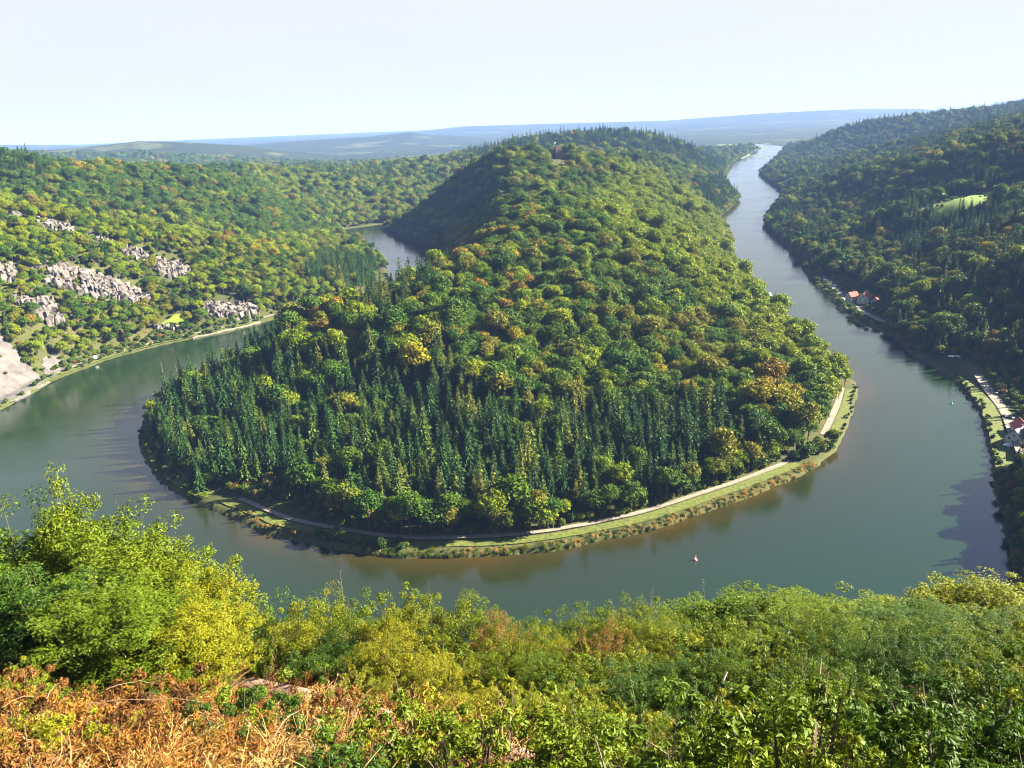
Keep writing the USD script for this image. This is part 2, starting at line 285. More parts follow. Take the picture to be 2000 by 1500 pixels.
M['water'] = usdkit.material(stage, L('river_water'), {
    'g': ('geometry', {}), 'a': ('attribute', {'attribute': 'shallow'}),
    'r': ('rgb_ramp', {'ramp': [(0.0, (0.0075, 0.0180, 0.0062)), (0.4, (0.011, 0.0150, 0.0035)), (1.0, (0.034, 0.022, 0.004))]}),
    'm': ('mapping', {'scale': (0.5, 1.1, 1.0), 'rotation': (0, 0, 0.5)}), 'n': ('noise_texture', {'scale': 0.8, 'detail': 3.0, 'roughness': 0.55}),
    'm2': ('mapping', {'scale': (0.012, 0.03, 1.0)}), 'n2': ('noise_texture', {'scale': 1.0, 'detail': 3.0}), 'rr': ('map_range', {'from_min': 0.35, 'from_max': 0.65, 'to_min': 0.08, 'to_max': 0.18, 'clamp': True}),
    'b': ('bump', {'distance': 0.25, 'strength': 0.16}), 'p': ('principled_bsdf', {'specular_tint': (0.78, 0.91, 1.0), 'ior': 1.52, 'specular_ior_level': 0.5, 'roughness': 0.2})},
    [('g.position', 'm.vector'), ('m.vector', 'n.vector'), ('n.fac', 'b.height'), ('b.normal', 'p.normal'), ('g.position', 'm2.vector'), ('m2.vector', 'n2.vector'), ('n2.fac', 'rr.value'), ('rr.result', 'p.roughness'),
     ('a.fac', 'r.fac'), ('r.color', 'p.base_color')], surface='p.BSDF')
w = usdkit.mesh(stage, numbered('river_water'), (wv, wf), M['water'], smooth=True)
wd = -shore_dist(wv[:, :2]); di = cKDTree(inner_s).query(wv[:, :2])[0]
sh = np.exp(-np.clip(di, 0, None) / 22.0) * (0.35 + 0.8 * meshkit.fbm(np.c_[wv[:, :2] / 30, 0 * di], 3, 4))
pv = UsdGeom.PrimvarsAPI(w.GetPrim()).CreatePrimvar('shallow', Sdf.ValueTypeNames.FloatArray, 'vertex'); pv.Set(Vt.FloatArray.FromNumpy(np.clip(sh, 0, 1).astype(np.float32)))
props(w.GetPrim(), kind='structure')

# haze: one closed box of pale even air round everything
HAZE_TOP = 330.0
M['haze'] = usdkit.material(stage, L('haze_air'), {'v': ('principled_volume', {'color': (0.30, 0.50, 1.0), 'density': 3.5e-5, 'anisotropy': 0.0})}, [], volume='v.volume')
hb = trimesh.creation.box([31400, 31400, HAZE_TOP + 6.0]); hb.apply_translation([0, 0, (HAZE_TOP - 6.0) / 2])
obj('haze', hb, M['haze'], kind='stuff')

# ------------------------------------------------------------------ trees: kinds
rng = np.random.default_rng(7)
KINDS = '/World/Looks/kinds'
UsdGeom.Scope.Define(stage, KINDS)
def cards(c, n, size, r, fold=0.25, aspect=1.0, up=None):
    "leaf-spray faces: two triangles folded along the middle, at centres c with outward directions n"
    k = len(c); n = n / np.linalg.norm(n, axis=1, keepdims=True)
    a = r.normal(size=(k, 3)) if up is None else up
    t = np.cross(n, a); t /= np.maximum(np.linalg.norm(t, axis=1, keepdims=True), 1e-6); b = np.cross(n, t)
    s = (size * r.uniform(0.65, 1.35, k))[:, None]
    v = np.stack([c + t * s * aspect, c + b * s * 0.6 + n * s * fold * 0.3, c - t * s * aspect, c - b * s * 0.6 + n * s * fold * 0.3], 1)
    v[:, [0, 2]] -= (n * s * fold)[:, None]
    v += r.normal(size=v.shape) * (s * 0.12)[:, None]
    i = np.arange(k)[:, None] * 4
    return v.reshape(-1, 3), np.vstack([i + [0, 1, 2], i + [0, 2, 3]])
def join(parts):
    vs, fs, o = [], [], 0
    for v, f in parts: vs.append(v); fs.append(np.asarray(f) + o); o += len(v)
    return np.vstack(vs), np.vstack(fs)
def tube(points, radii, sides=6):
    P = np.asarray(points, float); k = len(P); d = np.gradient(P, axis=0); d /= np.linalg.norm(d, axis=1, keepdims=True)
    a = np.cross(d, [0.31, 0.95, 0.05]); a /= np.linalg.norm(a, axis=1, keepdims=True); b = np.cross(d, a)
    th = np.arange(sides) / sides * 2 * np.pi
    v = P[:, None] + (np.cos(th)[None, :, None] * a[:, None] + np.sin(th)[None, :, None] * b[:, None]) * np.broadcast_to(np.asarray(radii, float), (k,))[:, None, None]
    f = []
    for i in range(k - 1):
        for j in range(sides):
            p, q = i * sides + j, i * sides + (j + 1) % sides
            f += [(p, q, q + sides), (p, q + sides, p + sides)]
    return v.reshape(-1, 3), np.array(f)
def unit(r, k):
    n = r.normal(size=(k, 3)); return n / np.linalg.norm(n, axis=1, keepdims=True)
def broadleaf_mesh(seed, height_=17.0, rad_=6.0, lobes=17, per=95, size=0.70):
    r = np.random.default_rng(seed); parts = []
    base = height_ * 0.30
    limbs = [tube([(0, 0, -1.5), (r.normal() * .2, r.normal() * .2, base), (r.normal() * .6, r.normal() * .6, height_ * 0.7)], [0.38, 0.28, 0.08], 5)]
    cz, rz = height_ * 0.60, height_ * 0.40
    for k in range(lobes):
        d = unit(r, 1)[0]; d[2] = abs(d[2]) * 1.1 - 0.42
        q = r.uniform(0.42, 0.78)
        c = np.array([d[0] * rad_ * q, d[1] * rad_ * q, cz + d[2] * rz * q * 1.05])
        lr = rad_ * r.uniform(0.30, 0.46)
        n = unit(r, per); n[:, 2] = np.where(n[:, 2] < -0.35, -n[:, 2], n[:, 2])
        rr = lr * (1 + 0.22 * r.normal(size=per))[:, None]
        pos = c + n * rr * [1, 1, 0.8]
        parts.append(cards(pos, n + 0.45 * r.normal(size=n.shape), size, r))
        if k < 6: limbs.append(tube([(0, 0, base * r.uniform(0.7, 1.2)), c * [0.5, 0.5, 0.85], c], [0.17, 0.10, 0.04], 4))
    return join(parts), join(limbs)
def spruce_mesh(seed, height_=25.0, rad_=3.3, size=0.72, whorls=17, dens=1.0):
    r = np.random.default_rng(seed); parts = []
    z0 = height_ * 0.14
    for k in range(whorls):
        t = k / (whorls - 1); z = z0 + (height_ * 0.97 - z0) * t
        R = rad_ * (1 - t) ** 0.85 + 0.25
        nb = max(4, int(9 * (1 - t * 0.5)))
        ph = r.uniform(0, 6.28)
        for j in range(nb):
            a = ph + j / nb * 6.283 + r.normal() * 0.15; L_ = R * r.uniform(0.7, 1.15)
            m = max(2, int(L_ / 0.55 * dens)); s = (np.arange(m) + 0.6) / m
            dz = -0.24 * L_ * s ** 1.3 + 0.10 * L_ * s ** 3 + r.normal() * 0.15
            c = np.c_[np.cos(a) * L_ * s, np.sin(a) * L_ * s, z + dz] + r.normal(size=(m, 3)) * 0.12
            n = np.c_[np.cos(a) * 0.55 + 0 * s, np.sin(a) * 0.55 + 0 * s, 0.9 + 0 * s] + 0.35 * r.normal(size=(m, 3))
            parts.append(cards(c, n, size * (0.75 + 0.4 * (1 - t)), r, fold=0.35, aspect=1.25, up=np.tile([-math.sin(a), math.cos(a), 0.0], (m, 1))))
    lead = tube([(0, 0, height_ * 0.9), (0, 0, height_ * 1.02)], [0.16, 0.02], 4); parts.append(lead)
    return join(parts), tube([(0, 0, -1.5), (0, 0, height_ * 0.5), (0, 0, height_ * 0.95)], [0.34, 0.22, 0.05], 5)
LEAF = {
    'green': [(0.052, 0.110, 0.004), (0.080, 0.140, 0.004), (0.040, 0.098, 0.006)],
    'bright': [(0.155, 0.215, 0.005), (0.205, 0.245, 0.005), (0.125, 0.200, 0.006)],
    'olive': [(0.130, 0.148, 0.008), (0.175, 0.165, 0.010), (0.105, 0.140, 0.008)],
    'yellow': [(0.24, 0.22, 0.006), (0.29, 0.245, 0.006), (0.20, 0.20, 0.008)],
    'orange': [(0.24, 0.165, 0.008), (0.20, 0.14, 0.010), (0.27, 0.17, 0.008)],
    'spruce': [(0.022, 0.066, 0.010), (0.038, 0.090, 0.012), (0.028, 0.076, 0.014)],
    'spruce_light': [(0.060, 0.118, 0.012), (0.085, 0.135, 0.012), (0.068, 0.122, 0.014)],
    'larch': [(0.130, 0.150, 0.020), (0.150, 0.160, 0.022), (0.110, 0.140, 0.018)],
    'bush': [(0.110, 0.165, 0.005), (0.155, 0.200, 0.005), (0.085, 0.150, 0.006)],
    'bush_yellow': [(0.200, 0.220, 0.006), (0.250, 0.240, 0.008), (0.170, 0.215, 0.008)],
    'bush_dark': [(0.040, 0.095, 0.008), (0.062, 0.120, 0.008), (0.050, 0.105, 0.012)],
    'bush_rust': [(0.22, 0.135, 0.030), (0.27, 0.15, 0.028), (0.20, 0.16, 0.03)],
    'bracken': [(0.17, 0.062, 0.014), (0.25, 0.115, 0.020), (0.08, 0.034, 0.012), (0.21, 0.10, 0.03)],
    'straw': [(0.42, 0.29, 0.10), (0.36, 0.23, 0.07), (0.48, 0.34, 0.13)],
    'willow': [(0.090, 0.140, 0.035), (0.115, 0.155, 0.045), (0.075, 0.125, 0.030)]}
for k, c in LEAF.items(): M['leaf_' + k] = leafy('leaf_' + k, [tuple((1.65 if 'bush' in k else 1.4 if k in ('bracken', 'straw') else LEAFGAIN) * v for v in q) for q in c], spec=0.16 if 'bush' in k else 0.1, island=0.6 if 'bush' in k else 0.4, trans=0.24 if 'bush' in k else 0.10 if 'spruce' in k else 0.18)
def kind(path, crown, trunk, leaf, bark='bark'):
    x = stage.CreateClassPrim(f'{KINDS}/{path}'); x.SetTypeName('Xform')
    usdkit.mesh(stage, f'{KINDS}/{path}/crown', crown, M[leaf]); usdkit.mesh(stage, f'{KINDS}/{path}/trunk', trunk, M[bark])
    return f'{KINDS}/{path}'
BROAD, SPRUCE = {}, {}
_shapes = [broadleaf_mesh(100 + k, h_, r_) for k, (h_, r_) in enumerate([(20, 7.2), (22, 7.8), (19, 7.8), (23, 7.2), (18, 6.6)])]
for c in ('green', 'bright', 'olive', 'yellow', 'orange'):
    BROAD[c] = [kind(f'broadleaf_{c}_{k}', *sh, 'leaf_' + c) for k, sh in enumerate(_shapes)]
_shapes = [spruce_mesh(200 + k, h_, r_) for k, (h_, r_) in enumerate([(27, 4.2), (30, 4.5), (24, 4.0), (28, 3.8)])]
for c in ('spruce', 'spruce_light', 'larch'):
    SPRUCE[c] = [kind(f'conifer_{c}_{k}', *sh, 'leaf_' + c) for k, sh in enumerate(_shapes)]

# ------------------------------------------------------------------ trees: where they stand
def jitter_grid(x0, x1, y0, y1, s, r):
    xs, ys = np.arange(x0, x1, s), np.arange(y0, y1, s); xx, yy = np.meshgrid(xs, ys)
    return np.c_[xx.ravel(), yy.ravel()] + r.uniform(-0.42, 0.42, (xx.size, 2)) * s
def in_frame(p, margin=90):
    px, py, dep = project(p); return (px > -margin) & (px < 2000 + margin) & (dep > 5)
EYE = np.array([0, 0, H])
_front = np.abs(azd) <= 60
_rise = np.where(R > 140, 9.0, 0.0) * (shore_dist(XY) > 8).reshape(R.shape)
_hor = np.maximum.accumulate((np.maximum(Z.reshape(R.shape), 0) + _rise - H) / R, axis=0)      # the wooded horizon seen so far along each bearing
def clearance(p):
    "how far (metres) p stands above the sight line that just clears the wooded ground in front of it; negative = hidden"
    r = np.hypot(p[:, 0], p[:, 1])
    ia = np.interp(np.degrees(np.arctan2(p[:, 0], p[:, 1])), azd, np.arange(na)); ir = np.interp(r - 7, rad, np.arange(nr))
    return p[:, 2] - H - map_coordinates(_hor, [ir, ia], order=1) * r
def hit(px, py, lift=0.0):
    "where the line of sight through a photo pixel meets the ground (raised by lift)"
    d = ray(px, py); t = np.geomspace(4, 6000, 1500); q = EYE + d * t[:, None]
    below = np.nonzero(q[:, 2] < height(q[:, :2]) + lift)[0]
    k = below[0] if len(below) else len(t) - 1
    tt = np.linspace(t[max(k - 1, 0)], t[k], 12); q = EYE + d * tt[:, None]; b = np.nonzero(q[:, 2] < height(q[:, :2]) + lift)[0]
    return q[b[0]] if len(b) else q[-1]
def patch_noise(xy, scale, seed): return meshkit.fbm(np.c_[xy / scale, np.full(len(xy), seed * 3.7)], 3, seed)

P = shapely.Polygon
def inside(poly, px, py): return shapely.contains_xy(P(poly), px, py)
# rock outcrops on the left slope: photo box (cx, cy, w, h), label
OUTCROPS = [(452, 602, 96, 56, 'big blocky grey-pink cliff beside the riverside road'),
            (155, 542, 140, 60, 'widest pale crag band in the middle of the left slope'),
            (232, 566, 96, 50, 'pale crag running down from the widest crag band'),
            (268, 497, 54, 34, 'small pale crag left of the notched crag high on the left slope'),
            (335, 522, 58, 66, 'notched pale crag farthest right on the upper left slope'),
            (112, 440, 62, 26, 'slanting grey crag below the yellow ridge on the left'),
            (38, 420, 30, 20, 'small grey crag at the upper left edge of the slope'),
            (205, 470, 60, 16, 'thin slanting ledge of grey rock high on the left slope'),
            (95, 605, 52, 66, 'tall pale buttress low on the left slope'),
            (42, 588, 36, 26, 'short pale crag left of the tall buttress'),
            (14, 530, 34, 50, 'rusty grey crag at the left edge of the picture'),
            (330, 640, 60, 14, 'low pale rock ledge above the left riverside path')]
outcrops = []
for cx, cy, w_, h_, lab in OUTCROPS:
    q = hit(cx, cy + h_ * 0.15); outcrops.append((q, np.linalg.norm(q - EYE)))
scree_px = [(-60, 640), (10, 662), (40, 700), (75, 735), (100, 750), (70, 765), (30, 785), (-60, 800)]
scree2_px = [(88, 700), (112, 690), (124, 715), (104, 738), (84, 722)]
grass_px = [(318, 632), (345, 615), (372, 616), (372, 630), (350, 640), (325, 640)]
meadow_px = [(1815, 393), (1870, 385), (1925, 377), (1948, 384), (1900, 398), (1830, 404)]
def world_poly(pxs, lift=0.0): return P([tuple(hit(x, y, lift)[:2]) for x, y in pxs]).buffer(0)
scree_w, scree2_w, grass_w = world_poly(scree_px), world_poly(scree2_px), world_poly(grass_px)
mq = aty(1875, 388, 960)
meadow_w = P([(mq[0] - 36, 930), (mq[0] - 40, 985), (mq[0] + 10, 1010), (mq[0] + 98, 1012), (mq[0] + 92, 958), (mq[0] + 5, 930)])
castle_p = aty(1090, 310, 1345)
inn_p, house_p = at(1688, 590, 3.0), at(1990, 858, 4.0)
bare = [(castle_p[0], castle_p[1], 13), (inn_p[0], inn_p[1], 20), (house_p[0], house_p[1], 16)]

near_p = jitter_grid(-1500, 1400, 190, 1750, 7.5, rng)
far_p = jitter_grid(-2300, 2700, 1750, 3750, 10.5, rng)
row_ = np.vstack([inner_s[:-1:2] + 15.0 * np.c_[-np.diff(inner_s, axis=0)[::2, 1], np.diff(inner_s, axis=0)[::2, 0]] / np.linalg.norm(np.diff(inner_s, axis=0)[::2], axis=1)[:, None] * sg for sg in (1, -1)])
row_ = row_[(row_[:, 1] < 520) & (row_[:, 1] > 250)] + rng.uniform(-1.2, 1.2, (((row_[:, 1] < 520) & (row_[:, 1] > 250)).sum(), 2)); near_p = np.vstack([near_p, row_[shore_dist(row_) > 13.5]])
cand = np.vstack([near_p, far_p])
cand = cand[in_frame(np.c_[cand, np.full(len(cand), 40.0)], 160)]
sd = shore_dist(cand); _k = sd > np.where(cand[:, 1] > 1000, 2.5, 6.0); cand, sd = cand[_k], sd[_k]
on_inner = cKDTree(inner_s).query(cand)[0] < cKDTree(outer_s).query(cand)[0]
gz = height(cand); P3 = np.c_[cand, gz]
tpx, tpy, _ = project(P3 + [0, 0, 13]); mpx, mpy, _ = project(P3 + [0, 0, 7])
clr = clearance(P3 + [0, 0, 19])
rr = np.hypot(*cand.T)
ok = clr > -16
ok &= ~(on_inner & (cand[:, 1] < 500) & (cand[:, 0] > -120) & (sd < 14.6)) & ~(~on_inner & (cand[:, 0] < -120) & (cand[:, 1] < 1000) & (sd < 13.5))
ok &= ~(~on_inner & (cand[:, 0] > 150) & (cand[:, 1] < 620) & (sd < 44) & inside([(1840, 690), (1910, 690), (2100, 780), (2100, 900), (1900, 910)], *project(np.c_[cand, gz])[:2]))
ok &= ~(~on_inner & inside([(1600, 540), (1660, 545), (1740, 600), (1740, 640), (1690, 640), (1590, 570)], *project(np.c_[cand, gz])[:2]))
for x, y, r_ in bare: ok &= np.hypot(cand[:, 0] - x, cand[:, 1] - y) > r_
for (cx, cy, w_, h_, _), (q, dist) in zip(OUTCROPS, outcrops):
    k = 0.56
    ok &= ~((((mpx - cx) / (w_ * k)) ** 2 + ((mpy - cy) / (h_ * k + 3)) ** 2 < 1) & (np.abs(np.linalg.norm(P3 - EYE, axis=1) - dist) < 70))
for poly in (scree_w, scree2_w, grass_w, meadow_w):
    ok &= ~shapely.contains_xy(poly.buffer(3), cand[:, 0], cand[:, 1])
ok &= ~((inside([(1812, 384), (1935, 370), (1952, 386), (1880, 402), (1816, 406)], mpx, mpy) | inside([(1812, 386), (1935, 372), (1952, 384), (1880, 398), (1816, 402)], tpx, tpy)) & (rr < 1110) & (rr > 800))
ok &= ~(inside([(1072, 291), (1116, 293), (1116, 322), (1072, 320)], tpx, tpy) & (rr > 1050) & (rr < 1352))
keep_gap = patch_noise(cand, 24, 5) > 0.21
ok &= keep_gap
_gx, _gy, _ = project(P3); ok &= ~(on_inner & inside([(395, 960), (470, 940), (560, 950), (650, 1000), (680, 1060), (640, 1075), (400, 1005)], _gx, _gy) & (rr < 460))
cand, sd, P3, tpx, tpy, clr, rr, on_inner, mpx, mpy = (a[ok] for a in (cand, sd, P3, tpx, tpy, clr, rr, on_inner, mpx, mpy))
N = len(cand); print('trees', N)
CONIFER_ZONES = [([(290, 780), (330, 720), (440, 640), (560, 635), (650, 670), (740, 700), (880, 700), (1000, 790), (1150, 770), (1300, 790), (1400, 770), (1490, 840), (1570, 850), (1590, 930), (1400, 990), (1200, 1030), (1060, 1050), (900, 985), (760, 960), (640, 1010), (450, 990), (300, 930)], 0.86),
                 ([(690, 575), (860, 480), (905, 530), (760, 605), (680, 600)], 0.85), ([(590, 515), (640, 488), (735, 500), (740, 535), (660, 550), (600, 535)], 0.92),
                 ([(840, 330), (1000, 258), (1200, 244), (1350, 266), (1450, 345), (1380, 335), (1280, 298), (1150, 285), (1000, 295), (900, 315)], 0.85),
                 ([(1340, 368), (1400, 342), (1478, 350), (1478, 388), (1400, 405)], 0.92),
                 ([(1495, 425), (1560, 365), (1700, 320), (1830, 305), (1835, 400), (1760, 490), (1640, 490)], 0.55),
                 ([(1700, 430), (1800, 395), (1990, 392), (2000, 440), (1850, 490), (1740, 505)], 0.85), ([(1930, 480), (2100, 430), (2100, 760), (1930, 760)], 0.5),
                 ([(1480, 330), (1560, 275), (1720, 222), (2000, 190), (2000, 265), (1700, 320), (1520, 370)], 0.6), ([(0, 280), (140, 315), (120, 350), (0, 330)], 0.45), ([(560, 318), (700, 325), (870, 335), (870, 352), (600, 345)], 0.6)]
pc = np.where((~on_inner) & (cand[:, 0] > 150), 0.42, 0.03)  # extra dark spruces all over the right hill stand in for its shade
for poly, p_ in CONIFER_ZONES: pc = np.maximum(pc, p_ * inside(poly, tpx, tpy))
pc = np.where(on_inner & (sd < 24) & (cand[:, 1] < 480) & (cand[:, 0] > -120), pc * 0.25, pc)
cn = patch_noise(cand, 45, 11)
is_con = rng.random(N) < np.clip(pc + (cn - 0.5) * 1.1 * (pc > 0.1), 0, 1)
u = rng.random(N); tone = patch_noise(cand, 70, 17)
autumn = np.full(N, 0.014); autumn += 0.13 * inside([(820, 480), (960, 420), (1060, 380), (1110, 420), (1050, 520), (1010, 640), (880, 640), (560, 640), (560, 590), (720, 570)], tpx, tpy)
autumn += 0.16 * inside([(380, 445), (560, 470), (660, 492), (600, 512), (500, 490), (400, 465)], tpx, tpy) + 0.25 * inside([(110, 315), (320, 310), (330, 325), (150, 332)], tpx, tpy)
autumn += 0.35 * inside([(1440, 740), (1560, 740), (1560, 810), (1470, 800)], tpx, tpy) + 0.2 * inside([(1800, 290), (2000, 270), (2000, 330), (1810, 340)], tpx, tpy) + 0.15 * inside([(1700, 420), (2000, 420), (1950, 660), (1800, 600)], tpx, tpy)
olive = 0.12 + 0.30 * (tone > 0.58); olive = np.where((~on_inner) & (cand[:, 0] > 0), 0.30, olive)
autumn = np.where((~on_inner) & (cand[:, 0] > 150), autumn * 0.4, autumn)  # fewer autumn colours here too, shade put into the tree colours
bright = np.full(N, 0.20); bright += 0.80 * inside([(1150, 400), (1210, 300), (1300, 330), (1440, 440), (1500, 560), (1680, 690), (1680, 800), (1560, 720), (1450, 640), (1330, 560), (1230, 480)], tpx, tpy)  # lighter leaf colours on the right flank stand in for sunlight
bright += 0.42 * ((~on_inner) & (cand[:, 0] < 0) & (tone < 0.56))  # sunlit look of the left hills put into leaf colour
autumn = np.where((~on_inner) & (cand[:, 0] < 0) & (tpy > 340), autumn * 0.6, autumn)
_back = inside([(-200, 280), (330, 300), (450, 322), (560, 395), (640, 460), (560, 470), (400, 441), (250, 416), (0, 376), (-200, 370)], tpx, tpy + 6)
bright = np.where(_back, 0.05, bright); olive = np.where(_back, 0.16, olive)  # trees behind the first spur coloured darker, as painted shading
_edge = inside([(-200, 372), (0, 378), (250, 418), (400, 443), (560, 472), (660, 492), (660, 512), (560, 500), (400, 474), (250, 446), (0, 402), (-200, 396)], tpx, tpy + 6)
bright = np.where(_edge, 0.55, bright)  # lighter leaves along the first spur's ridge paint its lit edge
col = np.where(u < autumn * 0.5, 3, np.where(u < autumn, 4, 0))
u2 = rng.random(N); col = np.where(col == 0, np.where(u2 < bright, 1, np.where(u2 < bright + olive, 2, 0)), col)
ccol = np.where(patch_noise(cand, 26, 23) + 0.15 * rng.normal(size=N) > 0.72, 2, np.where(rng.random(N) < 0.3, 1, 0))
ccol = np.where((rr > 900) & (ccol == 2), 0, ccol)
scl = np.where(is_con, np.clip(rng.lognormal(-0.33, 0.22, N), 0.4, 1.1), np.clip(rng.lognormal(-0.22, 0.23, N), 0.42, 1.3)) * np.where(rr > 1750, 1.15, 1.0)
scl = np.where(sd < 14, scl * 0.7, scl)
scl = np.where((~on_inner) & (cand[:, 0] < -150) & (cand[:, 1] < 1000) & ~is_con, scl * 0.74, scl)
shp = rng.integers(0, 1000, N); rot = rng.uniform(0, 6.283, N)
BN, CN = ['green', 'bright', 'olive', 'yellow', 'orange'], ['spruce', 'spruce_light', 'larch']
# the yellow pair in the conifers, with a small clearing before it
gone = np.zeros(N, bool)
for px_, py_, s_ in [(803, 705, 1.15), (795, 740, 1.0)]:
    k = np.argmin(np.hypot(tpx - px_, tpy - py_)); is_con[k] = False; col[k] = 3; scl[k] = s_ * 1.15; _d = cand - cand[k]; gone |= (np.abs(_d[:, 0]) < 9) & (_d[:, 1] < -1) & (_d[:, 1] > -24)
def protos_of(i):
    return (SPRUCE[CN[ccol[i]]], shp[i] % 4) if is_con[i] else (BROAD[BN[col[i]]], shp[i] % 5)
size = scl * np.where(is_con, 0.8, 1.0) / np.linalg.norm(P3 - EYE, axis=1)
vis = ~gone & (clr > 5) & (tpx > 0) & (tpx < 2000) & (tpy > 0) & (tpy < 1500)
taken = gone.copy(); wid = scl * np.where(is_con, 1.28, 1.04)
LANDMARKS = [((803, 725), 'the tall yellow tree'), ((1358, 1092), 'the red buoy'), ((1090, 300), 'the castle ruin'), ((316, 740), 'the bleached dead trees'), ((490, 1010), 'the rusty bank scrub'), ((1650, 815), 'the pale cut bank'),
             ((1688, 585), 'the riverside inn'), ((1875, 388), 'the bright meadow'), ((452, 602), 'the blocky cliff'), ((152, 540), 'the widest crag'), ((110, 440), 'the slanting crag'), ((850, 1085), 'the tip of the spur'),
             ((760, 515), 'the left river bend'), ((1460, 390), 'the far river narrows'), ((1890, 740), 'the parked cars'), ((45, 720), 'the bare scree'), ((1500, 577), 'the motor boat'), ((965, 500), 'the orange tree on the crest'), ((1530, 780), 'the yellow group on the right flank')]
def area_words(i):
    x, y = tpx[i], tpy[i]
    d = [math.hypot(x - a, (y - b) * 1.3) for (a, b), _ in LANDMARKS]; k = int(np.argmin(d)); (a, b), nm = LANDMARKS[k]
    far_ = 'close to' if d[k] < 70 else 'some way from' if d[k] < 170 else 'far from'
    ang = math.degrees(math.atan2(b - y, x - a)) % 360
    side = ['right of', 'above right of', 'above', 'above left of', 'left of', 'below left of', 'below', 'below right of'][int((ang + 22.5) // 45) % 8]
    return ('just ' if d[k] < 70 else 'well ' if d[k] > 170 else '') + f'{side} {nm}'
TONE = {'green': 'dark green leafy', 'bright': 'bright green leafy', 'olive': 'olive green leafy', 'yellow': 'yellow autumn', 'orange': 'orange autumn', 'spruce': 'dark spruce', 'spruce_light': 'mid green spruce', 'larch': 'pale green larch'}
for name, sel, cat in [('broadleaf_tree', ~is_con & (col < 3), 'tree'), ('autumn_tree', ~is_con & (col >= 3), 'tree'), ('spruce_tree', is_con & (ccol < 2), 'conifer'), ('larch_tree', is_con & (ccol == 2), 'larch')]:
    order = np.nonzero(sel & vis)[0]; order = order[np.argsort(-size[order])][:300 if name != 'autumn_tree' else 220]
    for i in order:
        pr, k = protos_of(i); tone_ = TONE[(CN[ccol[i]] if is_con[i] else BN[col[i]])]
        big = 'large' if scl[i] > 1.05 else 'small' if scl[i] < 0.8 else 'medium'
        lab = f'{big} {tone_} tree {area_words(i)}'
        thing(name, lab, cat, P3[i], rot[i], (wid[i], wid[i] * 0.95, scl[i]), group=f'{big} {tone_} trees {area_words(i)}', ref=pr[k]); taken[i] = True
def stuff_of(name, sel, table, names, cols, label):
    idx = np.nonzero(sel & ~taken)[0]; pr = [p for n in names for p in table[n]]; m = len(table[names[0]])
    instancer(name, P3[idx], rot[idx], np.c_[wid[idx], wid[idx] * rng.uniform(0.85, 1.15, len(idx)), scl[idx] * rng.uniform(0.85, 1.1, len(idx))], cols[idx] * m + shp[idx] % m, pr, kind='stuff', label=label)
stuff_of('broadleaf_woodland', ~is_con, BROAD, BN, col, 'broadleaf woodland covering the hillsides behind the nearest trees')
stuff_of('conifer_woodland', is_con, SPRUCE, CN, ccol, 'dark conifer stands on the hills behind the nearest spruces')

# ------------------------------------------------------------------ paths, lawns, banks
def along(line, lo, hi):
    "the part of a shoreline between two photo pixels on the water's edge"
    a, b = (int(np.argmin(np.hypot(line[:, 0] - at(*q)[0], line[:, 1] - at(*q)[1]))) for q in (lo, hi))
    return line[min(a, b):max(a, b) + 1]
def offset(line, d):
    "line moved d metres inland"
    g = gaussian_filter(line, (3, 0), mode='nearest'); t = np.gradient(g, axis=0); t /= np.linalg.norm(t, axis=1, keepdims=True)
    n = np.c_[-t[:, 1], t[:, 0]]; d = np.broadcast_to(np.asarray(d, float), (len(g),))
    s_ = np.sign(shore_dist(g + n * 6).mean()); return g + n * (s_ * d)[:, None]
def strip(line, w, lift, thick=0.3, wav=0.0):
    t = np.gradient(line, axis=0); t /= np.linalg.norm(t, axis=1, keepdims=True); n = np.c_[-t[:, 1], t[:, 0]]
    w = np.broadcast_to(np.asarray(w, float), (len(line),)) * (1 + wav * (meshkit.fbm(np.c_[line / 9, 0 * line[:, 0]], 3, 2) - 0.5))
    cols = [line + n * (w * s_)[:, None] for s_ in (-0.5, -0.17, 0.17, 0.5)]
    h = np.stack([height(c) for c in cols]).max(0) + lift
    v = [np.c_[c, h] for c in cols]; v = [np.c_[cols[0], h - thick]] + v + [np.c_[cols[3], h - thick]]
    V = np.stack(v, 1).reshape(-1, 3); m = 6; f = []
    for i in range(len(line) - 1):
        for k in range(m - 1):
            p = i * m + k; f += [(p, p + m, p + m + 1), (p, p + m + 1, p + 1)]
    return V, np.array(f)[:, ::-1] if False else np.array(f)
tip = along(inner_s, (420, 996), (1600, 915)); tip_r = along(inner_s, (1640, 868), (1676, 762)); tip_l = along(inner_s, (272, 860), (400, 990))
obj('gravel_path', strip(offset(tip, 12.5), 2.6, 0.10, wav=0.25), M['gravel'], kind='structure')
obj('gravel_path', strip(offset(tip_r, 10.0), 3.6, 0.25), M['gravel'], kind='structure')
obj('grass_bank', strip(offset(along(inner_s, (400, 990), (1600, 915)), 8.0), 5.6, 0.08, wav=0.7), M['grass'], kind='structure')
obj('grass_bank', strip(offset(along(inner_s, (270, 865), (400, 990)), 6.5), 9.0, 0.06, wav=0.4), M['grass'], kind='structure')
obj('grass_bank', strip(offset(tip_r, 5.0), 5.0, 0.08, wav=0.4), M['grass'], kind='structure')
left_b = along(outer_s, (5, 800), (755, 545))
obj('gravel_path', strip(offset(along(outer_s, (120, 738), (620, 600)), 9.5), 3.2, 0.14), M['gravel'], kind='structure')
obj('grass_bank', strip(offset(along(outer_s, (0, 802), (520, 628)), 4.5), 6.0, 0.07, wav=0.5), M['grass'], kind='structure')
right_b = along(outer_s, (1936, 905), (1860, 738)); far_r = along(outer_s, (1732, 652), (1500, 450))
obj('road', strip(offset(right_b, 14.0), 5.5, 0.12), M['gravel'], kind='structure')
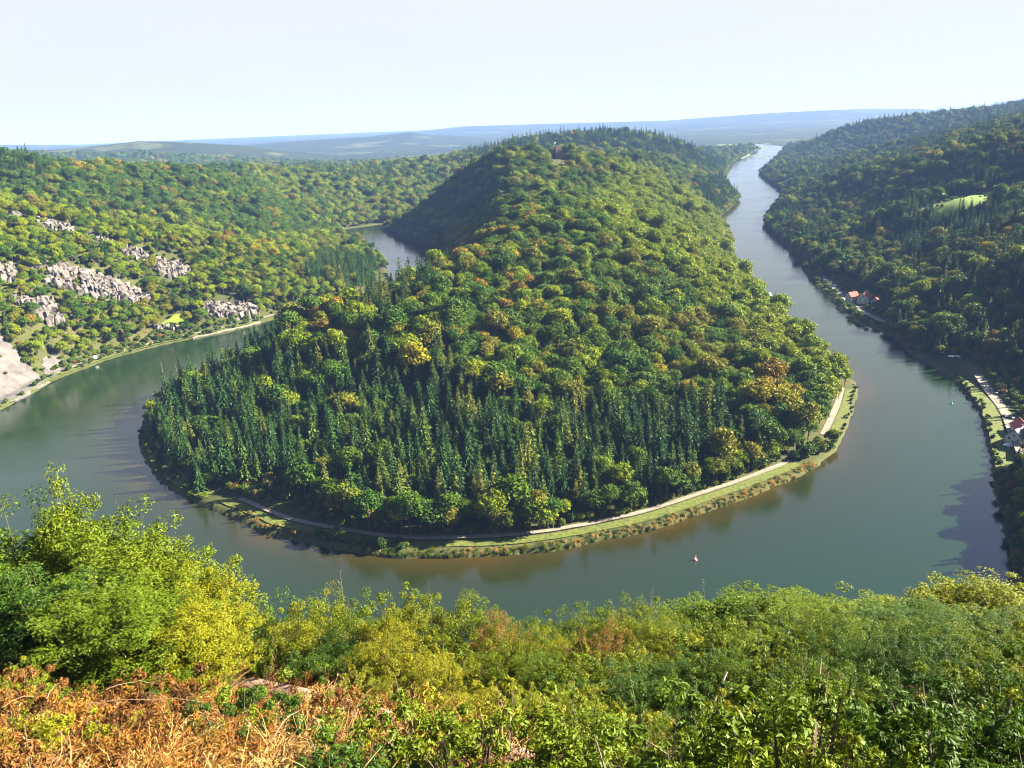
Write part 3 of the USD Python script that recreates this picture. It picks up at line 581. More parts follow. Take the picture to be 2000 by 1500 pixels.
obj('grass_bank', strip(offset(along(outer_s, (1940, 930), (1866, 742)), 6.0), 8.5, 0.07, wav=0.4), M['grass'], kind='structure')
obj('road', strip(offset(along(outer_s, (1715, 645), (1555, 500)), 12.0), 5.0, 0.15), M['gravel'], kind='structure')
obj('grass_bank', strip(offset(along(outer_s, (1732, 652), (1600, 565)), 6.0), 6.0, 0.08, wav=0.4), M['grass'], kind='structure')
# stone quay wall below the left path
qw = along(outer_s, (365, 663), (515, 629)); q2 = offset(qw, 0.5)
V, F = strip(q2, 1.2, 0.6, 3.5); obj('quay_wall', (V, F), M['gravel'], label='low pale stone quay wall along the left river bank', cat='wall')
def drape(poly, step, lift):
    v, f = plane_sheet(poly, step, 0.0); v[:, 2] = height(v[:, :2]) + lift; return v, f
def drape_clip(poly, step, lift):
    v, f = plane_sheet(poly, step, 0.0); c = v[f].mean(1); f = f[shapely.contains_xy(poly.buffer(step * 0.3), c[:, 0], c[:, 1])]
    v[:, 2] = height(v[:, :2]) + lift + 0.8 * (meshkit.fbm(v / 6.0, 3, 8) - 0.5); return v, f
obj('scree_slope', drape_clip(scree_w, 2.0, 0.5), M['scree'], smooth=True, kind='structure')
obj('scree_slope', drape_clip(scree2_w, 2.0, 0.5), M['scree'], smooth=True, kind='structure')
obj('grass_clearing', drape_clip(grass_w, 2.0, 0.5), M['meadow'], smooth=True, kind='structure')
obj('meadow', drape_clip(meadow_w, 4.0, 0.9), M['meadow'], smooth=True, kind='structure')

for k, q4 in enumerate([[(1395, 302), (1500, 300), (1530, 306), (1410, 309)], [(1385, 291), (1470, 289), (1475, 294), (1390, 297)], [(1490, 287), (1545, 285), (1545, 291), (1485, 294)], [(1400, 283), (1500, 280), (1510, 283.5), (1405, 287)], [(190, 306), (262, 304), (270, 309), (195, 312)]]):
    fp = P([tuple(at(x, y, 4.0)[:2]) for x, y in q4]); obj('field', drape_clip(fp, max(14.0, fp.area ** 0.5 / 26), 2.5), M['far_field'], smooth=True, kind='structure')
# ------------------------------------------------------------------ rock outcrops
def crag(cx, cy, w_, h_, q, dist, seed):
    r = np.random.default_rng(seed); m = dist / FPX; W, Hh = w_ * m, h_ * m
    vd = q - EYE; rt = np.array([vd[1], -vd[0], 0]); rt /= np.linalg.norm(rt); fw = np.array([vd[0], vd[1], 0]); fw /= np.linalg.norm(fw)
    parts = []; n = int(np.clip(w_ * h_ / 26, 34, 220))
    tilt = -0.35 if w_ > 1.6 * h_ else 0.0
    for k in range(n):
        a, b = r.uniform(-0.5, 0.5), r.uniform(-0.5, 0.5)
        if (a / 0.5) ** 2 + (b / 0.5) ** 2 > 1.0: a, b = a * 0.6, b * 0.6
        p = q[:2] + rt[:2] * a * W + fw[:2] * b * Hh * 0.95
        p = p + 0 * r.normal(size=2)
        z = hz(*p) + 0.0
        sx, sy, sz = r.uniform(1.3, 3.2) * (0.7 + Hh / 50), r.uniform(1.4, 2.6), r.uniform(2.6, 6.0) * (0.7 + Hh / 40)
        c = r.uniform(-1, 1, (11, 3)); c[:, 2] = np.sign(c[:, 2]) * np.abs(c[:, 2]) ** 0.5
        hull = trimesh.convex.convex_hull(c * [sx, sy, sz])
        v = np.array(hull.vertices); v = v[:, :1] * rt + v[:, 1:2] * fw + v[:, 2:] * np.array([tilt * rt[0] * 0.3, tilt * rt[1] * 0.3, 1.0])
        parts.append((v + [p[0], p[1], z + sz * 0.02], np.array(hull.faces)))
    return join(parts)
for k, ((cx, cy, w_, h_, lab), (q, dist)) in enumerate(zip(OUTCROPS, outcrops)):
    obj('rock_outcrop', crag(cx, cy, w_, h_, q, dist, 500 + k), M['rock'], label=lab, cat='rock outcrop', group='rock outcrops on the left slope')

# ------------------------------------------------------------------ buildings
def box(x0, x1, y0, y1, z0, z1):
    m = trimesh.creation.box([x1 - x0, y1 - y0, z1 - z0]); m.apply_translation([(x0 + x1) / 2, (y0 + y1) / 2, (z0 + z1) / 2]); return m
def cat(*ms): return trimesh.util.concatenate(ms)
def gable(w, d, h, rise, over=0.5, t=0.25):
    "roof of two slabs, ridge along x"
    y = d / 2 + over; x = w / 2 + over; e = h - rise * over / (d / 2)
    out = []
    for s_ in (-1, 1):
        v = np.array([[-x, s_ * y, e], [x, s_ * y, e], [x, 0, h + rise], [-x, 0, h + rise]]); u_ = v + [0, 0, t]
        vv = np.vstack([v, u_]); f = [(0, 1, 2), (0, 2, 3), (4, 6, 5), (4, 7, 6), (0, 4, 5), (0, 5, 1), (1, 5, 6), (1, 6, 2), (3, 7, 4), (3, 4, 0)]
        if s_ < 0: pass
        m = trimesh.Trimesh(vv, f, process=False); m.fix_normals(); out.append(m)
    return cat(*out)
def walls(w, d, h, rise):
    v = np.array([[-w/2, -d/2, -3], [w/2, -d/2, -3], [w/2, d/2, -3], [-w/2, d/2, -3], [-w/2, -d/2, h], [w/2, -d/2, h], [w/2, d/2, h], [-w/2, d/2, h], [-w/2, 0, h + rise], [w/2, 0, h + rise]])
    f = [(0, 1, 5), (0, 5, 4), (2, 3, 7), (2, 7, 6), (1, 2, 6), (1, 6, 5), (5, 6, 9), (3, 0, 4), (3, 4, 7), (7, 4, 8), (4, 5, 9), (4, 9, 8), (6, 7, 8), (6, 8, 9)]
    return trimesh.Trimesh(v, f, process=False)
def house_parts(root, w, d, storeys, rise, wall, roof, chim=True):
    h = 2.8 * storeys
    path = root if isinstance(root, str) else str(root.GetPath())
    def o(name, m, mat): return usdkit.mesh(stage, numbered(name, path), m, mat)
    o('wall', walls(w, d, h - 0.02, rise - 0.02), wall); o('roof', gable(w, d, h, rise), roof)
    for s_ in (-1, 1):
        for fl in range(storeys):
            n = max(2, int(w / 3.2))
            for k in range(n):
                x = (k + 0.5) / n * w - w / 2; z = fl * 2.8 + 0.9
                o('window', box(x - 0.55, x + 0.55, *sorted((s_ * (d / 2 - 0.1), s_ * (d / 2 + 0.04))), z, z + 1.35), M['glass_dark'])
    for s_ in (-1, 1):
        for y in (-d / 4, d / 4):
            for fl in range(storeys):
                o('window', box(*sorted((s_ * (w / 2 - 0.1), s_ * (w / 2 + 0.04))), y - 0.5, y + 0.5, fl * 2.8 + 0.9, fl * 2.8 + 2.2), M['glass_dark'])
        o('window', box(*sorted((s_ * (w / 2 - 0.1), s_ * (w / 2 + 0.04))), -0.45, 0.45, h + 0.4, h + 1.5), M['glass_dark'])
    o('door', box(-0.5, 0.5, -d / 2 - 0.05, -d / 2 + 0.1, 0, 2.1), M['red_roof'])
    if chim: o('chimney', box(w * 0.2, w * 0.2 + 0.7, 0.5, 1.2, h + rise * 0.4, h + rise + 1.1), M['sandstone'])
def yaw_to(p): return math.atan2(p[0], p[1])
for dx, dy, ry, dims, lab in [(0, 0, 0.9, (13, 10, 2, 4.2), 'white inn with a steep red roof above the right river arm'), (7, -9, 0.9, (9, 7, 1, 3.0), 'low white wing with a red roof nearest the river at the inn'),
                              (-8, 9, 0.3, (9, 8, 2, 3.5), 'white gabled house behind the riverside inn')]:
    x, y = inn_p[0] + dx, inn_p[1] + dy
    t_ = thing('inn_building', lab, 'house', (x, y, hz(x, y)), ry); house_parts(t_, *dims, M['white_wall'], M['red_roof'])
t_ = thing('riverside_house', 'dark roofed house cut by the right edge beside the road', 'house', (house_p[0], house_p[1], hz(*house_p[:2])), 0.5); house_parts(t_, 11, 9, 1, 4.5, M['white_wall'], M['dark_roof'])
x, y = house_p[0] + 9, house_p[1] + 13
t_ = thing('riverside_house', 'red roofed white house behind the dark roofed one at the right edge', 'house', (x, y, hz(x, y)), 1.3); house_parts(t_, 9, 8, 1, 3.6, M['white_wall'], M['red_roof'])
vk = []
for k, (w, d, st, ri, ro) in enumerate([(12, 9, 2, 4, 'red_roof'), (10, 8, 2, 3.4, 'dark_roof'), (14, 9, 1, 4, 'red_roof')]):
    x_ = stage.CreateClassPrim(f'{KINDS}/village_house_{k}'); x_.SetTypeName('Xform'); house_parts(f'{KINDS}/village_house_{k}', w, d, st, ri, M['white_wall'], M[ro]); vk.append(f'{KINDS}/village_house_{k}')
vr = np.random.default_rng(77)
village = [(1530, 346), (1543, 343), (1556, 345), (1570, 338), (1584, 341), (1598, 336), (1548, 353), (1566, 352), (1612, 333), (1536, 361)]
order14 = ['first', 'second', 'third', 'fourth', 'fifth', 'sixth', 'seventh', 'eighth', 'ninth', 'tenth', 'eleventh', 'twelfth', 'thirteenth', 'fourteenth']
order_w = ['first', 'second', 'third', 'fourth', 'fifth', 'sixth', 'seventh', 'eighth', 'ninth', 'tenth']
for k, (px_, py_) in enumerate(sorted(village)):
    q = hit(px_, py_); thing('village_house', f'tiny white house, {order_w[k]} from the left in the far right bank village', 'house', (q[0], q[1], q[2] + 1.0), vr.uniform(0, 3), 1.1, group='houses of the village on the far right bank', ref=vk[k % 3])
for k, px_ in enumerate(np.linspace(566, 668, 14)):
    q = at(px_, 320.5 + vr.uniform(-1.5, 2.5), 15.0); q[2] = hz(q[0], q[1])
    thing('town_house', f'pale building, {order14[k]} from the left in the hazy distant town', 'building', (q[0], q[1], q[2]), vr.uniform(0, 3), (2.2, 1.6, 1.3), group='buildings of the hazy town beyond the left hills', ref=vk[k % 3])

# castle ruin on the crest
def castle():
    q = castle_p; g = hz(q[0], q[1]); top = aty(1086, 290, 1345)[2]; hgt = max(top - g, 20)
    t = thing('castle_ruin', 'ruined sandstone castle tower among the trees on the crest', 'castle', (q[0], q[1], g), 0.25)
    w = 5.2
    sh = [box(-w, w, -w, -w + 1.4, -3, hgt - 2), box(-w, w, w - 1.4, w, -3, hgt - 1.2), box(-w, -w + 1.4, -w + 1.4, w - 1.4, -3, hgt - 1.6), box(w - 1.4, w, -w + 1.4, w - 1.4, -3, hgt - 2.4)]
    obj('tower', cat(*sh), M['sandstone'], t)
    for k, (a, b) in enumerate([(-w + .8, -w + .7), (0, -w + .7), (w - .8, -w + .7), (-w + .7, 0), (-w + .7, w - .8), (w - .7, w - .8), (0, w - .7)]):
        obj('merlon', box(a - .7, a + .7, b - .69, b + .69, hgt - 2.39, hgt - 0.2 - 0.3 * (k % 2)), M['sandstone'], t)
    for z in (hgt * 0.45, hgt * 0.68): obj('window', box(-0.6, 0.6, -w - 0.04, -w + 0.2, z, z + 1.9), M['glass_dark'], t)
    for k, (x0, x1, h_) in enumerate([(w + 0.01, w + 5, hgt * 0.62), (w + 5, w + 10, hgt * 0.5), (w + 10, w + 15, hgt * 0.58), (w + 15, w + 19, hgt * 0.4)]):
        obj('curtain_wall', box(x0, x1, -w + 0.2, -w + 1.5, -5, h_), M['sandstone'], t)
    obj('flagpole', cat(trimesh.creation.cylinder(0.12, 8, sections=6).apply_translation([-w + 1, w - 1, hgt + 2]), box(-w + 1, -w + 3.4, w - 1.05, w - 0.95, hgt + 4.3, hgt + 5.7)), M['white_paint'], t)
castle()

# ------------------------------------------------------------------ boats, buoys, marker, cars, lamp
def hull_mesh(L_, W_, H_):
    n, st = 12, np.linspace(-1, 1, 12); v = []
    for s_ in st:
        b = W_ / 2 * (1 - max(0, s_) ** 2.2) * (1 if s_ > -0.9 else 0.92) + 0.02; k = 0.12 * H_ * max(0, s_) ** 2
        v += [(s_ * L_ / 2, -b, H_ + k), (s_ * L_ / 2 * 0.96, -b * 0.72, -0.25), (s_ * L_ / 2 * 0.96, b * 0.72, -0.25), (s_ * L_ / 2, b, H_ + k)]
    f = []
    for i in range(n - 1):
        for k in range(4):
            p, q = i * 4 + k, i * 4 + (k + 1) % 4; f += [(p, q, q + 4), (p, q + 4, p + 4)]
    f += [(0, 2, 1), (0, 3, 2), (44, 45, 46), (44, 46, 47)]
    m = trimesh.Trimesh(np.array(v), f, process=False); m.fix_normals(); return m
def boat(px_, py_, rz, L_, W_, lab, cat_, red=False):
    q = at(px_, py_); t = thing('motor_boat', lab, 'boat', (q[0], q[1], 0.0), rz)
    obj('hull', hull_mesh(L_, W_, 0.9), M['white_paint'], t)
    obj('cabin', cat(box(-L_ * .28, L_ * .18, -W_ * .34, W_ * .34, 0.9, 2.3)), M['white_paint'], t)
    obj('window', box(-L_ * .26, L_ * .19, -W_ * .35, W_ * .35, 1.5, 2.05), M['glass_dark'], t)
    obj('roof', box(-L_ * .31, L_ * .21, -W_ * .38, W_ * .38, 2.31, 2.42), M['white_paint'], t)
boat(795, 524, 1.2, 14, 4.2, 'white passenger boat on the left river arm below the dark slope', 'boat')
boat(1503, 577, 1.7, 9, 3.0, 'small white motor boat by the spur on the right river arm', 'boat')
def buoy(px_, py_, paint, lab, cone):
    q = at(px_, py_); t = thing('river_buoy', lab, 'buoy', (q[0], q[1], 0.0), 0.0, 0.75)
    b = trimesh.creation.revolve([(0, -0.5), (0.9, -0.4), (1.25, 0.0), (1.25, 0.35), (1.0, 0.6), (0, 0.62)], sections=16); obj('float', b, paint, t)
    obj('tower', trimesh.creation.revolve([(0, 0.6), (0.55, 0.6), (0.22, 2.2), (0, 2.2)], sections=12), M['white_paint'] if cone else paint, t)
    obj('topmark', trimesh.creation.revolve([(0, 2.2), (0.42, 2.22), (0.42, 2.75) if cone else (0.02, 2.9), (0, 2.95)], sections=12), paint, t)
buoy(1358, 1094, M['red_paint'], 'red and white buoy floating off the tip of the spur', True)
buoy(1858, 788, M['green_paint'], 'small green buoy on the right river arm', False)
mk = at(181, 706); mo = offset(along(outer_s, (230, 697), (140, 731)), 6.0); k = int(np.argmin(np.hypot(*(mo - mk[:2]).T)))
t_ = thing('navigation_sign', 'white kilometre board on posts beside the left riverside path', 'sign', (*mo[k], hz(*mo[k])), 0.5)
obj('board', box(-1.3, 1.3, -0.06, 0.06, 1.2, 3.6), M['white_paint'], t_)
for s_ in (-0.9, 0.9): obj('post', box(s_ - 0.08, s_ + 0.08, 0.07, 0.22, -1, 3.5), M['grey_metal'], t_)
def car_kind(name, paint):
    x_ = stage.CreateClassPrim(f'{KINDS}/{name}'); x_.SetTypeName('Xform'); p = f'{KINDS}/{name}'
    prof = shapely.Polygon([(-2.1, .3), (2.1, .3), (2.15, .75), (1.9, .95), (1.0, 1.02), (0.45, 1.45), (-1.2, 1.48), (-1.8, 1.0), (-2.12, .9)])
    b = trimesh.creation.extrude_polygon(prof, 1.7, engine='earcut'); b.apply_transform(trimesh.transformations.rotation_matrix(math.pi / 2, [1, 0, 0])); b.apply_translation([0, 0.85, 0])
    usdkit.mesh(stage, p + '/body', b, M[paint])
    g = shapely.Polygon([(0.85, 1.05), (0.40, 1.40), (-1.15, 1.42), (-1.55, 1.05)]); gm = trimesh.creation.extrude_polygon(g, 1.72, engine='earcut'); gm.apply_transform(trimesh.transformations.rotation_matrix(math.pi / 2, [1, 0, 0])); gm.apply_translation([0, 0.86, 0])
    usdkit.mesh(stage, p + '/windows', gm, M['glass_dark'])
    for k, (x, y) in enumerate([(1.3, .8), (1.3, -.8), (-1.3, .8), (-1.3, -.8)]):
        c = trimesh.creation.cylinder(0.32, 0.2, sections=10); c.apply_transform(trimesh.transformations.rotation_matrix(math.pi / 2, [1, 0, 0])); c.apply_translation([x, y, 0.32]); usdkit.mesh(stage, p + ('/wheel' if k == 0 else f'/wheel_{k:03d}'), c, M['tyre'])
    return p
M['car_silver'] = simple('car_silver', (0.45, 0.46, 0.48), 0.3, spec=0.6); M['car_black'] = simple('car_black', (0.03, 0.03, 0.035), 0.3, spec=0.6); M['car_blue'] = simple('car_blue', (0.05, 0.09, 0.25), 0.3, spec=0.6)
CK = {c: car_kind('car_' + c, m) for c, m in [('white', 'white_paint'), ('silver', 'car_silver'), ('black', 'car_black'), ('blue', 'car_blue'), ('red', 'red_paint')]}
for px_, py_, c, where in [(1612, 548, 'white', 'first in the row at the far car park before the inn'), (1622, 552, 'silver', 'second in the row at the far car park before the inn'), (1632, 559, 'white', 'last in the row at the far car park before the inn'), (1640, 566, 'blue', 'beside the last white car near the inn'),
                           (1832, 684, 'white', 'uppermost in the shade above the right road'), (1838, 690, 'silver', 'below the uppermost white one in the shade'), (1858, 698, 'white', 'standing at the head of the right road'), (1868, 698, 'silver', 'nearest the trees at the head of the right road'),
                           (1878, 702, 'black', 'at the head of the right road'), (1962, 815, 'black', 'left of two by the hedge above the right edge house'), (1975, 818, 'black', 'right of two by the hedge above the right edge house'), (1968, 872, 'white', 'beside the road below the right edge house')]:
    q = hit(px_, py_); thing('parked_car', f'{c} car {where}', 'car', (q[0], q[1], hz(q[0], q[1]) + 0.12), rng.uniform(0, 3), group='cars parked on the right bank', ref=CK[c])
q = hit(1946, 788); t_ = thing('street_lamp', 'grey street lamp beside the right road', 'lamp', (q[0], q[1], hz(q[0], q[1])), 0.4)
obj('pole', tube([(0, 0, -0.5), (0, 0, 6.5), (-0.5, 0, 7.2), (-1.6, 0, 7.4)], 0.12), M['grey_metal'], t_); obj('lamp_head', box(-2.3, -1.6, -0.2, 0.2, 7.25, 7.45), M['grey_metal'], t_)

# dead trees at the left edge of the spur
def snag(px_, py_top, Y, lab, seed):
    r = np.random.default_rng(seed); top = aty(px_, py_top, Y); g = hz(top[0], top[1]); h_ = top[2] - g
    t = thing('dead_tree', lab, 'dead tree', (top[0], top[1], g), 0.0, group='bleached dead trees at the left edge of the spur')
    obj('trunk', tube([(0, 0, -1), (0.1, 0, h_ * 0.5), (-0.15, 0, h_)], [0.42, 0.26, 0.04], 6), M['dead_wood'], t)
    for k in range(26):
        z = h_ * r.uniform(0.25, 0.98); a = r.uniform(0, 6.28); l = 2.4 * (1.1 - z / h_) + 0.3
        obj('branch', tube([(0, 0, z), (math.cos(a) * l, math.sin(a) * l, z - 0.15 * l)], [0.09, 0.03], 3), M['dead_wood'], t)
snag(314, 706, 545, 'tallest bleached dead tree at the left edge of the spur', 1); snag(343, 712, 555, 'bleached dead tree right of the tallest dead one', 2); snag(301, 758, 520, 'lowest bleached dead tree by the water at the left edge of the spur', 3)

# ------------------------------------------------------------------ shrubs along the water
def shrub_mesh(seed, h_=3.0, w_=1.9, lobes=9, per=70, size=0.30):
    r = np.random.default_rng(seed); parts, st = [], []
    for k in range(lobes):
        a, q = r.uniform(0, 6.28), r.uniform(0, 0.62); c = np.array([math.cos(a) * w_ * q, math.sin(a) * w_ * q, h_ * r.uniform(0.30, 0.72) * (1 - 0.3 * q)])
        n = unit(r, per); n[:, 2] = np.abs(n[:, 2]) * 1.1 - 0.2; lr = w_ * r.uniform(0.34, 0.5)
        parts.append(cards(c + n * (lr * (1 + 0.25 * r.normal(size=per)))[:, None], n + 0.5 * r.normal(size=n.shape), size, r))
        st.append(tube([(0, 0, -0.5), c * [0.6, 0.6, 0.6], c], [0.06, 0.04, 0.02], 3))
    return join(parts), join(st)
def reed_mesh(seed, n=46, h_=1.9):
    r = np.random.default_rng(seed); v, f = [], []
    for k in range(n):
        a, q = r.uniform(0, 6.28), r.uniform(0, 0.9); x, y = math.cos(a) * q, math.sin(a) * q; l = h_ * r.uniform(0.5, 1.1); b = r.uniform(0, 6.28); d = r.normal(size=2) * 0.22
        w = 0.07; o = len(v); v += [(x - w * math.cos(b), y - w * math.sin(b), -0.3), (x + w * math.cos(b), y + w * math.sin(b), -0.3), (x + d[0] * l, y + d[1] * l, l)]; f.append((o, o + 1, o + 2))
    return np.array(v), np.array(f)
for c in ('bush', 'bush_yellow', 'bush_dark', 'bush_rust', 'bracken', 'straw', 'willow'): M['leaf_' + c] = M.get('leaf_' + c)
_sh = [shrub_mesh(300 + k) for k in range(3)]
SHRUB = {c: [kind(f'shrub_{c}_{k}', *m, 'leaf_' + c) for k, m in enumerate(_sh)] for c in ('willow', 'bush', 'bush_rust', 'bush_dark')}
def reed_kind(name, m, leaf):
    x = stage.CreateClassPrim(f'{KINDS}/{name}'); x.SetTypeName('Xform'); usdkit.mesh(stage, f'{KINDS}/{name}/blades', m, M[leaf]); return f'{KINDS}/{name}'
REED = [reed_kind(f'reed_{c}_{k}', reed_mesh(320 + k), 'leaf_' + c) for c in ('willow', 'straw', 'bush') for k in range(2)]
def bank_shrubs(line, d0, d1, step, kinds_, label, group, s0=0.6, s1=1.3, gap=0.0, seed=1):
    r = np.random.default_rng(seed); k = 0
    L_ = line[::max(1, int(step / 4))]
    for j, q in enumerate(L_):
        if r.random() < gap: continue
        i_ = int(np.clip(j * max(1, int(step / 4)), 1, len(line) - 2)); t = line[i_ + 1] - line[i_ - 1]; t /= np.linalg.norm(t); n = np.array([-t[1], t[0]])
        d = r.uniform(d0, d1); p = q + n * d
        if shore_dist([p])[0] < 0: p = q - n * d
        p = p + t * r.uniform(-2, 2); c = kinds_[r.integers(len(kinds_))]
        px_, py_, _ = project(np.array([p[0], p[1], 2.0]))
        if not (-20 < px_ < 2020): continue
        dd = [math.hypot(px_ - a, (py_ - b)) for (a, b), _ in LANDMARKS]; m = int(np.argmin(dd)); (a, b), nm = LANDMARKS[m]
        sz = r.uniform(s0, s1); big = 'large' if sz > 1.1 else 'small' if sz < 0.8 else 'medium'
        tn = {'willow': 'grey green', 'bush': 'bright green', 'bush_rust': 'rusty', 'bush_dark': 'dark green'}[c]
        wh = ('well ' if dd[m] > 120 else 'just ' if dd[m] < 50 else '') + ('left' if px_ < a else 'right') + f' of {nm}'
        thing('riverside_shrub', f'{big} {tn} {label} {wh}', 'shrub', (p[0], p[1], hz(p[0], p[1]) - 0.1), r.uniform(0, 6.28), sz, group=f'{big} {tn} shrubs {wh} {group}', ref=SHRUB[c][r.integers(3)])
bank_shrubs(along(outer_s, (0, 802), (520, 628)), 1.5, 6.5, 4, ['willow', 'willow', 'bush', 'bush_dark'], 'shrub on the left bank', 'on the left bank', 0.7, 1.7, 0.25, 1)
bank_shrubs(along(outer_s, (130, 735), (520, 628)), 12, 17, 4, ['willow', 'bush', 'bush_dark', 'bush'], 'path shrub', 'behind the left path', 0.9, 2.0, 0.15, 2)
bank_shrubs(along(inner_s, (430, 1005), (590, 1060)), 2.0, 5.0, 4, ['bush_rust', 'bush_rust', 'bush'], 'bank shrub', 'on the spur bank', 0.6, 1.0, 0.2, 3)
bank_shrubs(along(inner_s, (600, 1062), (790, 1090)), 1.5, 9.0, 4, ['bush_dark', 'bush', 'willow'], 'bank shrub', 'on the spur bank', 0.9, 1.8, 0.1, 4)
bank_shrubs(along(inner_s, (275, 850), (400, 990)), 1.5, 9.0, 4, ['bush_dark', 'bush', 'willow'], 'bank shrub', 'on the spur bank', 0.6, 1.4, 0.2, 5)
bank_shrubs(along(inner_s, (800, 1090), (1590, 917)), 14.6, 17.5, 4, ['bush', 'bush_dark', 'bush'], 'path shrub', 'behind the spur path', 0.6, 1.5, 0.12, 6)
bank_shrubs(along(inner_s, (1595, 917), (1640, 872)), 2.0, 12.0, 4, ['bush', 'bush_dark'], 'bank shrub', 'on the spur bank', 1.3, 2.6, 0.0, 7)
bank_shrubs(along(inner_s, (1640, 872), (1676, 760)), 1.0, 3.0, 4, ['bush', 'willow'], 'bank shrub', 'on the spur bank', 0.4, 0.9, 0.2, 8)
bank_shrubs(along(outer_s, (1940, 930), (1860, 738)), 1.2, 4.0, 4, ['bush', 'bush_dark'], 'roadside shrub', 'by the right road', 0.5, 1.1, 0.3, 9)
bank_shrubs(along(outer_s, (1732, 652), (1500, 450)), 1.5, 6.0, 8, ['bush_dark', 'bush', 'willow'], 'inn bank shrub', 'on the inn bank', 1.0, 2.4, 0.1, 10)
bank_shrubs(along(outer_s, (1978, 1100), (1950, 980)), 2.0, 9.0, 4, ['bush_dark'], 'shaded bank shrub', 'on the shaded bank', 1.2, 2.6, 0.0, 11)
rl = along(inner_s, (700, 1078), (1590, 917)); rl = np.repeat(rl, 16, 0) + 0
rn = np.random.default_rng(55); rp = rl + rn.normal(size=rl.shape) * 2.6; d_ = shore_dist(rp); rp = rp[(d_ > -0.3) & (d_ < 5.4)]; rz = height(rp)
rx, _, _ = project(np.c_[rp, rz]); ki = np.where(rx > 1100, rn.integers(0, 4, len(rp)), np.where(rn.random(len(rp)) < 0.7, rn.integers(4, 6, len(rp)), rn.integers(0, 4, len(rp))))
instancer('reed_bed', np.c_[rp, rz], rn.uniform(0, 6.28, len(rp)), rn.uniform(0.5, 1.1, len(rp)), ki, REED, kind='stuff', label='reeds and rank grass fringing the bank at the tip of the spur')

ug = jitter_grid(-900, 800, 200, 1150, 4.2, rng); _fr = np.vstack([q[(q[:, 1] > 1100) & (q[:, 1] < 3300)] for q in (inner_s, outer_s)]); ug = np.vstack([ug] + [_fr + rng.normal(size=_fr.shape) * 3.5 for _ in range(4)]); ug = ug[in_frame(np.c_[ug, np.full(len(ug), 15.0)], 30)]
usd_ = shore_dist(ug); ug, usd_ = ug[usd_ > 1.0], usd_[usd_ > 1.0]; u3 = np.c_[ug, height(ug)]; ux, uy, _ = project(u3)
uo = (clearance(u3 + [0, 0, 5]) > -6) & ((cKDTree(cand).query(ug)[0] > 3.4) | (ug[:, 1] > 1150))
for x, y, r_ in bare: uo &= np.hypot(ug[:, 0] - x, ug[:, 1] - y) > r_ * 0.75
for poly in (scree_w, scree2_w, grass_w, meadow_w): uo &= ~shapely.contains_xy(poly, ug[:, 0], ug[:, 1]) | (rng.random(len(ug)) < 0.05)
for (cx, cy, w_, h_, _), (q, dist) in zip(OUTCROPS, outcrops): uo &= ~(((ux - cx) / (w_ * 0.5)) ** 2 + ((uy - cy) / (h_ * 0.5)) ** 2 < 1) | (rng.random(len(ug)) < 0.28)
ui = cKDTree(inner_s).query(ug)[0] < cKDTree(outer_s).query(ug)[0]
uo &= ~(ui & (ug[:, 1] < 560) & (usd_ < 15.5)) & ~(ui & inside([(395, 960), (560, 985), (680, 1040), (640, 1075), (400, 1005)], ux, uy)) & ~((~ui) & (ug[:, 0] < 0) & (usd_ < 12)) & ~((~ui) & (ug[:, 0] > 150) & (usd_ < 19) & (((uy > 690) & (uy < 930)) | ((uy < 655) & (uy > 540))))
ug3 = u3[uo]; un = len(ug3); uk = rng.integers(0, 12, un); ufar = np.where(ug3[:, 1] > 1150, 2.3, 1.0)
instancer('undergrowth', ug3 - [0, 0, 0.2], rng.uniform(0, 6.28, un), rng.uniform(0.7, 1.7, un) * ufar, np.where(uk < 9, uk, np.where(rng.random(un) < 0.3, uk, uk - 6)), SHRUB['willow'] + SHRUB['bush'] + SHRUB['bush_dark'] + SHRUB['bush_rust'], kind='stuff', label='shrubby undergrowth filling the gaps between the woods and the river banks')
# ------------------------------------------------------------------ the overgrown slope below the viewpoint
def leaf_cloud(centres, normals, size, r, aspect=1.55):
    return cards(centres, normals, size, r, fold=0.18, aspect=aspect)
def leafy_bush(seed, h_=2.4, w_=1.5, clumps=84, per=135, size=0.0180, stems=5, tall=False):
    r = np.random.default_rng(seed); parts, st = [], []
    for k in range(clumps):
        t = k / clumps; n = unit(r, 1)[0]; n[2] = abs(n[2]) if r.random() < 0.8 else n[2]
        q = r.uniform(0.35, 1.0) ** 0.6 * (1 + 0.22 * math.sin(3 * math.atan2(n[1], n[0]) + seed) + 0.15 * r.normal())
        c = np.array([n[0] * w_ * q, n[1] * w_ * q, h_ * 0.42 + n[2] * h_ * 0.50 * q])
        if tall: c[:2] *= (1.12 - 0.5 * np.clip(c[2] / h_, 0, 1))
        lr = r.uniform(0.12 if tall else 0.10, 0.27 if tall else 0.30) * (w_ / 1.5)
        d = unit(r, per); pos = c + d * (lr * r.uniform(0.35, 1.0, per) ** 0.5)[:, None] * [1, 1, 0.85]
        parts.append(leaf_cloud(pos, d * 0.7 + [0, 0, 0.5] + 0.6 * r.normal(size=d.shape), size, r))
        if k % 5 == 0: st.append(tube([(r.normal() * .1, r.normal() * .1, -0.6), c * [0.5, 0.5, 0.55], c, c + n * 0.2], [0.010, 0.008, 0.005, 0.002], 3))
    for k in range(stems):                                             # long leafy shoots that stand out of the outline
        a = r.uniform(0, 6.28); e = np.array([math.cos(a) * w_ * r.uniform(.2, .9), math.sin(a) * w_ * r.uniform(.2, .9), h_ * r.uniform(0.82, 1.06)])
        b = e * [0.8, 0.8, 0.55]; s_ = np.linspace(0, 1, 16)[:, None]; line = b + (e - b) * s_
        st.append(tube([b, (b + e) / 2, e], [0.012, 0.008, 0.003], 3))
        d = unit(r, 16); parts.append(leaf_cloud(line + d * 0.05, d + [0, 0, 0.4], size * 0.95, r))
    return join(parts), join(st)
FG = {}
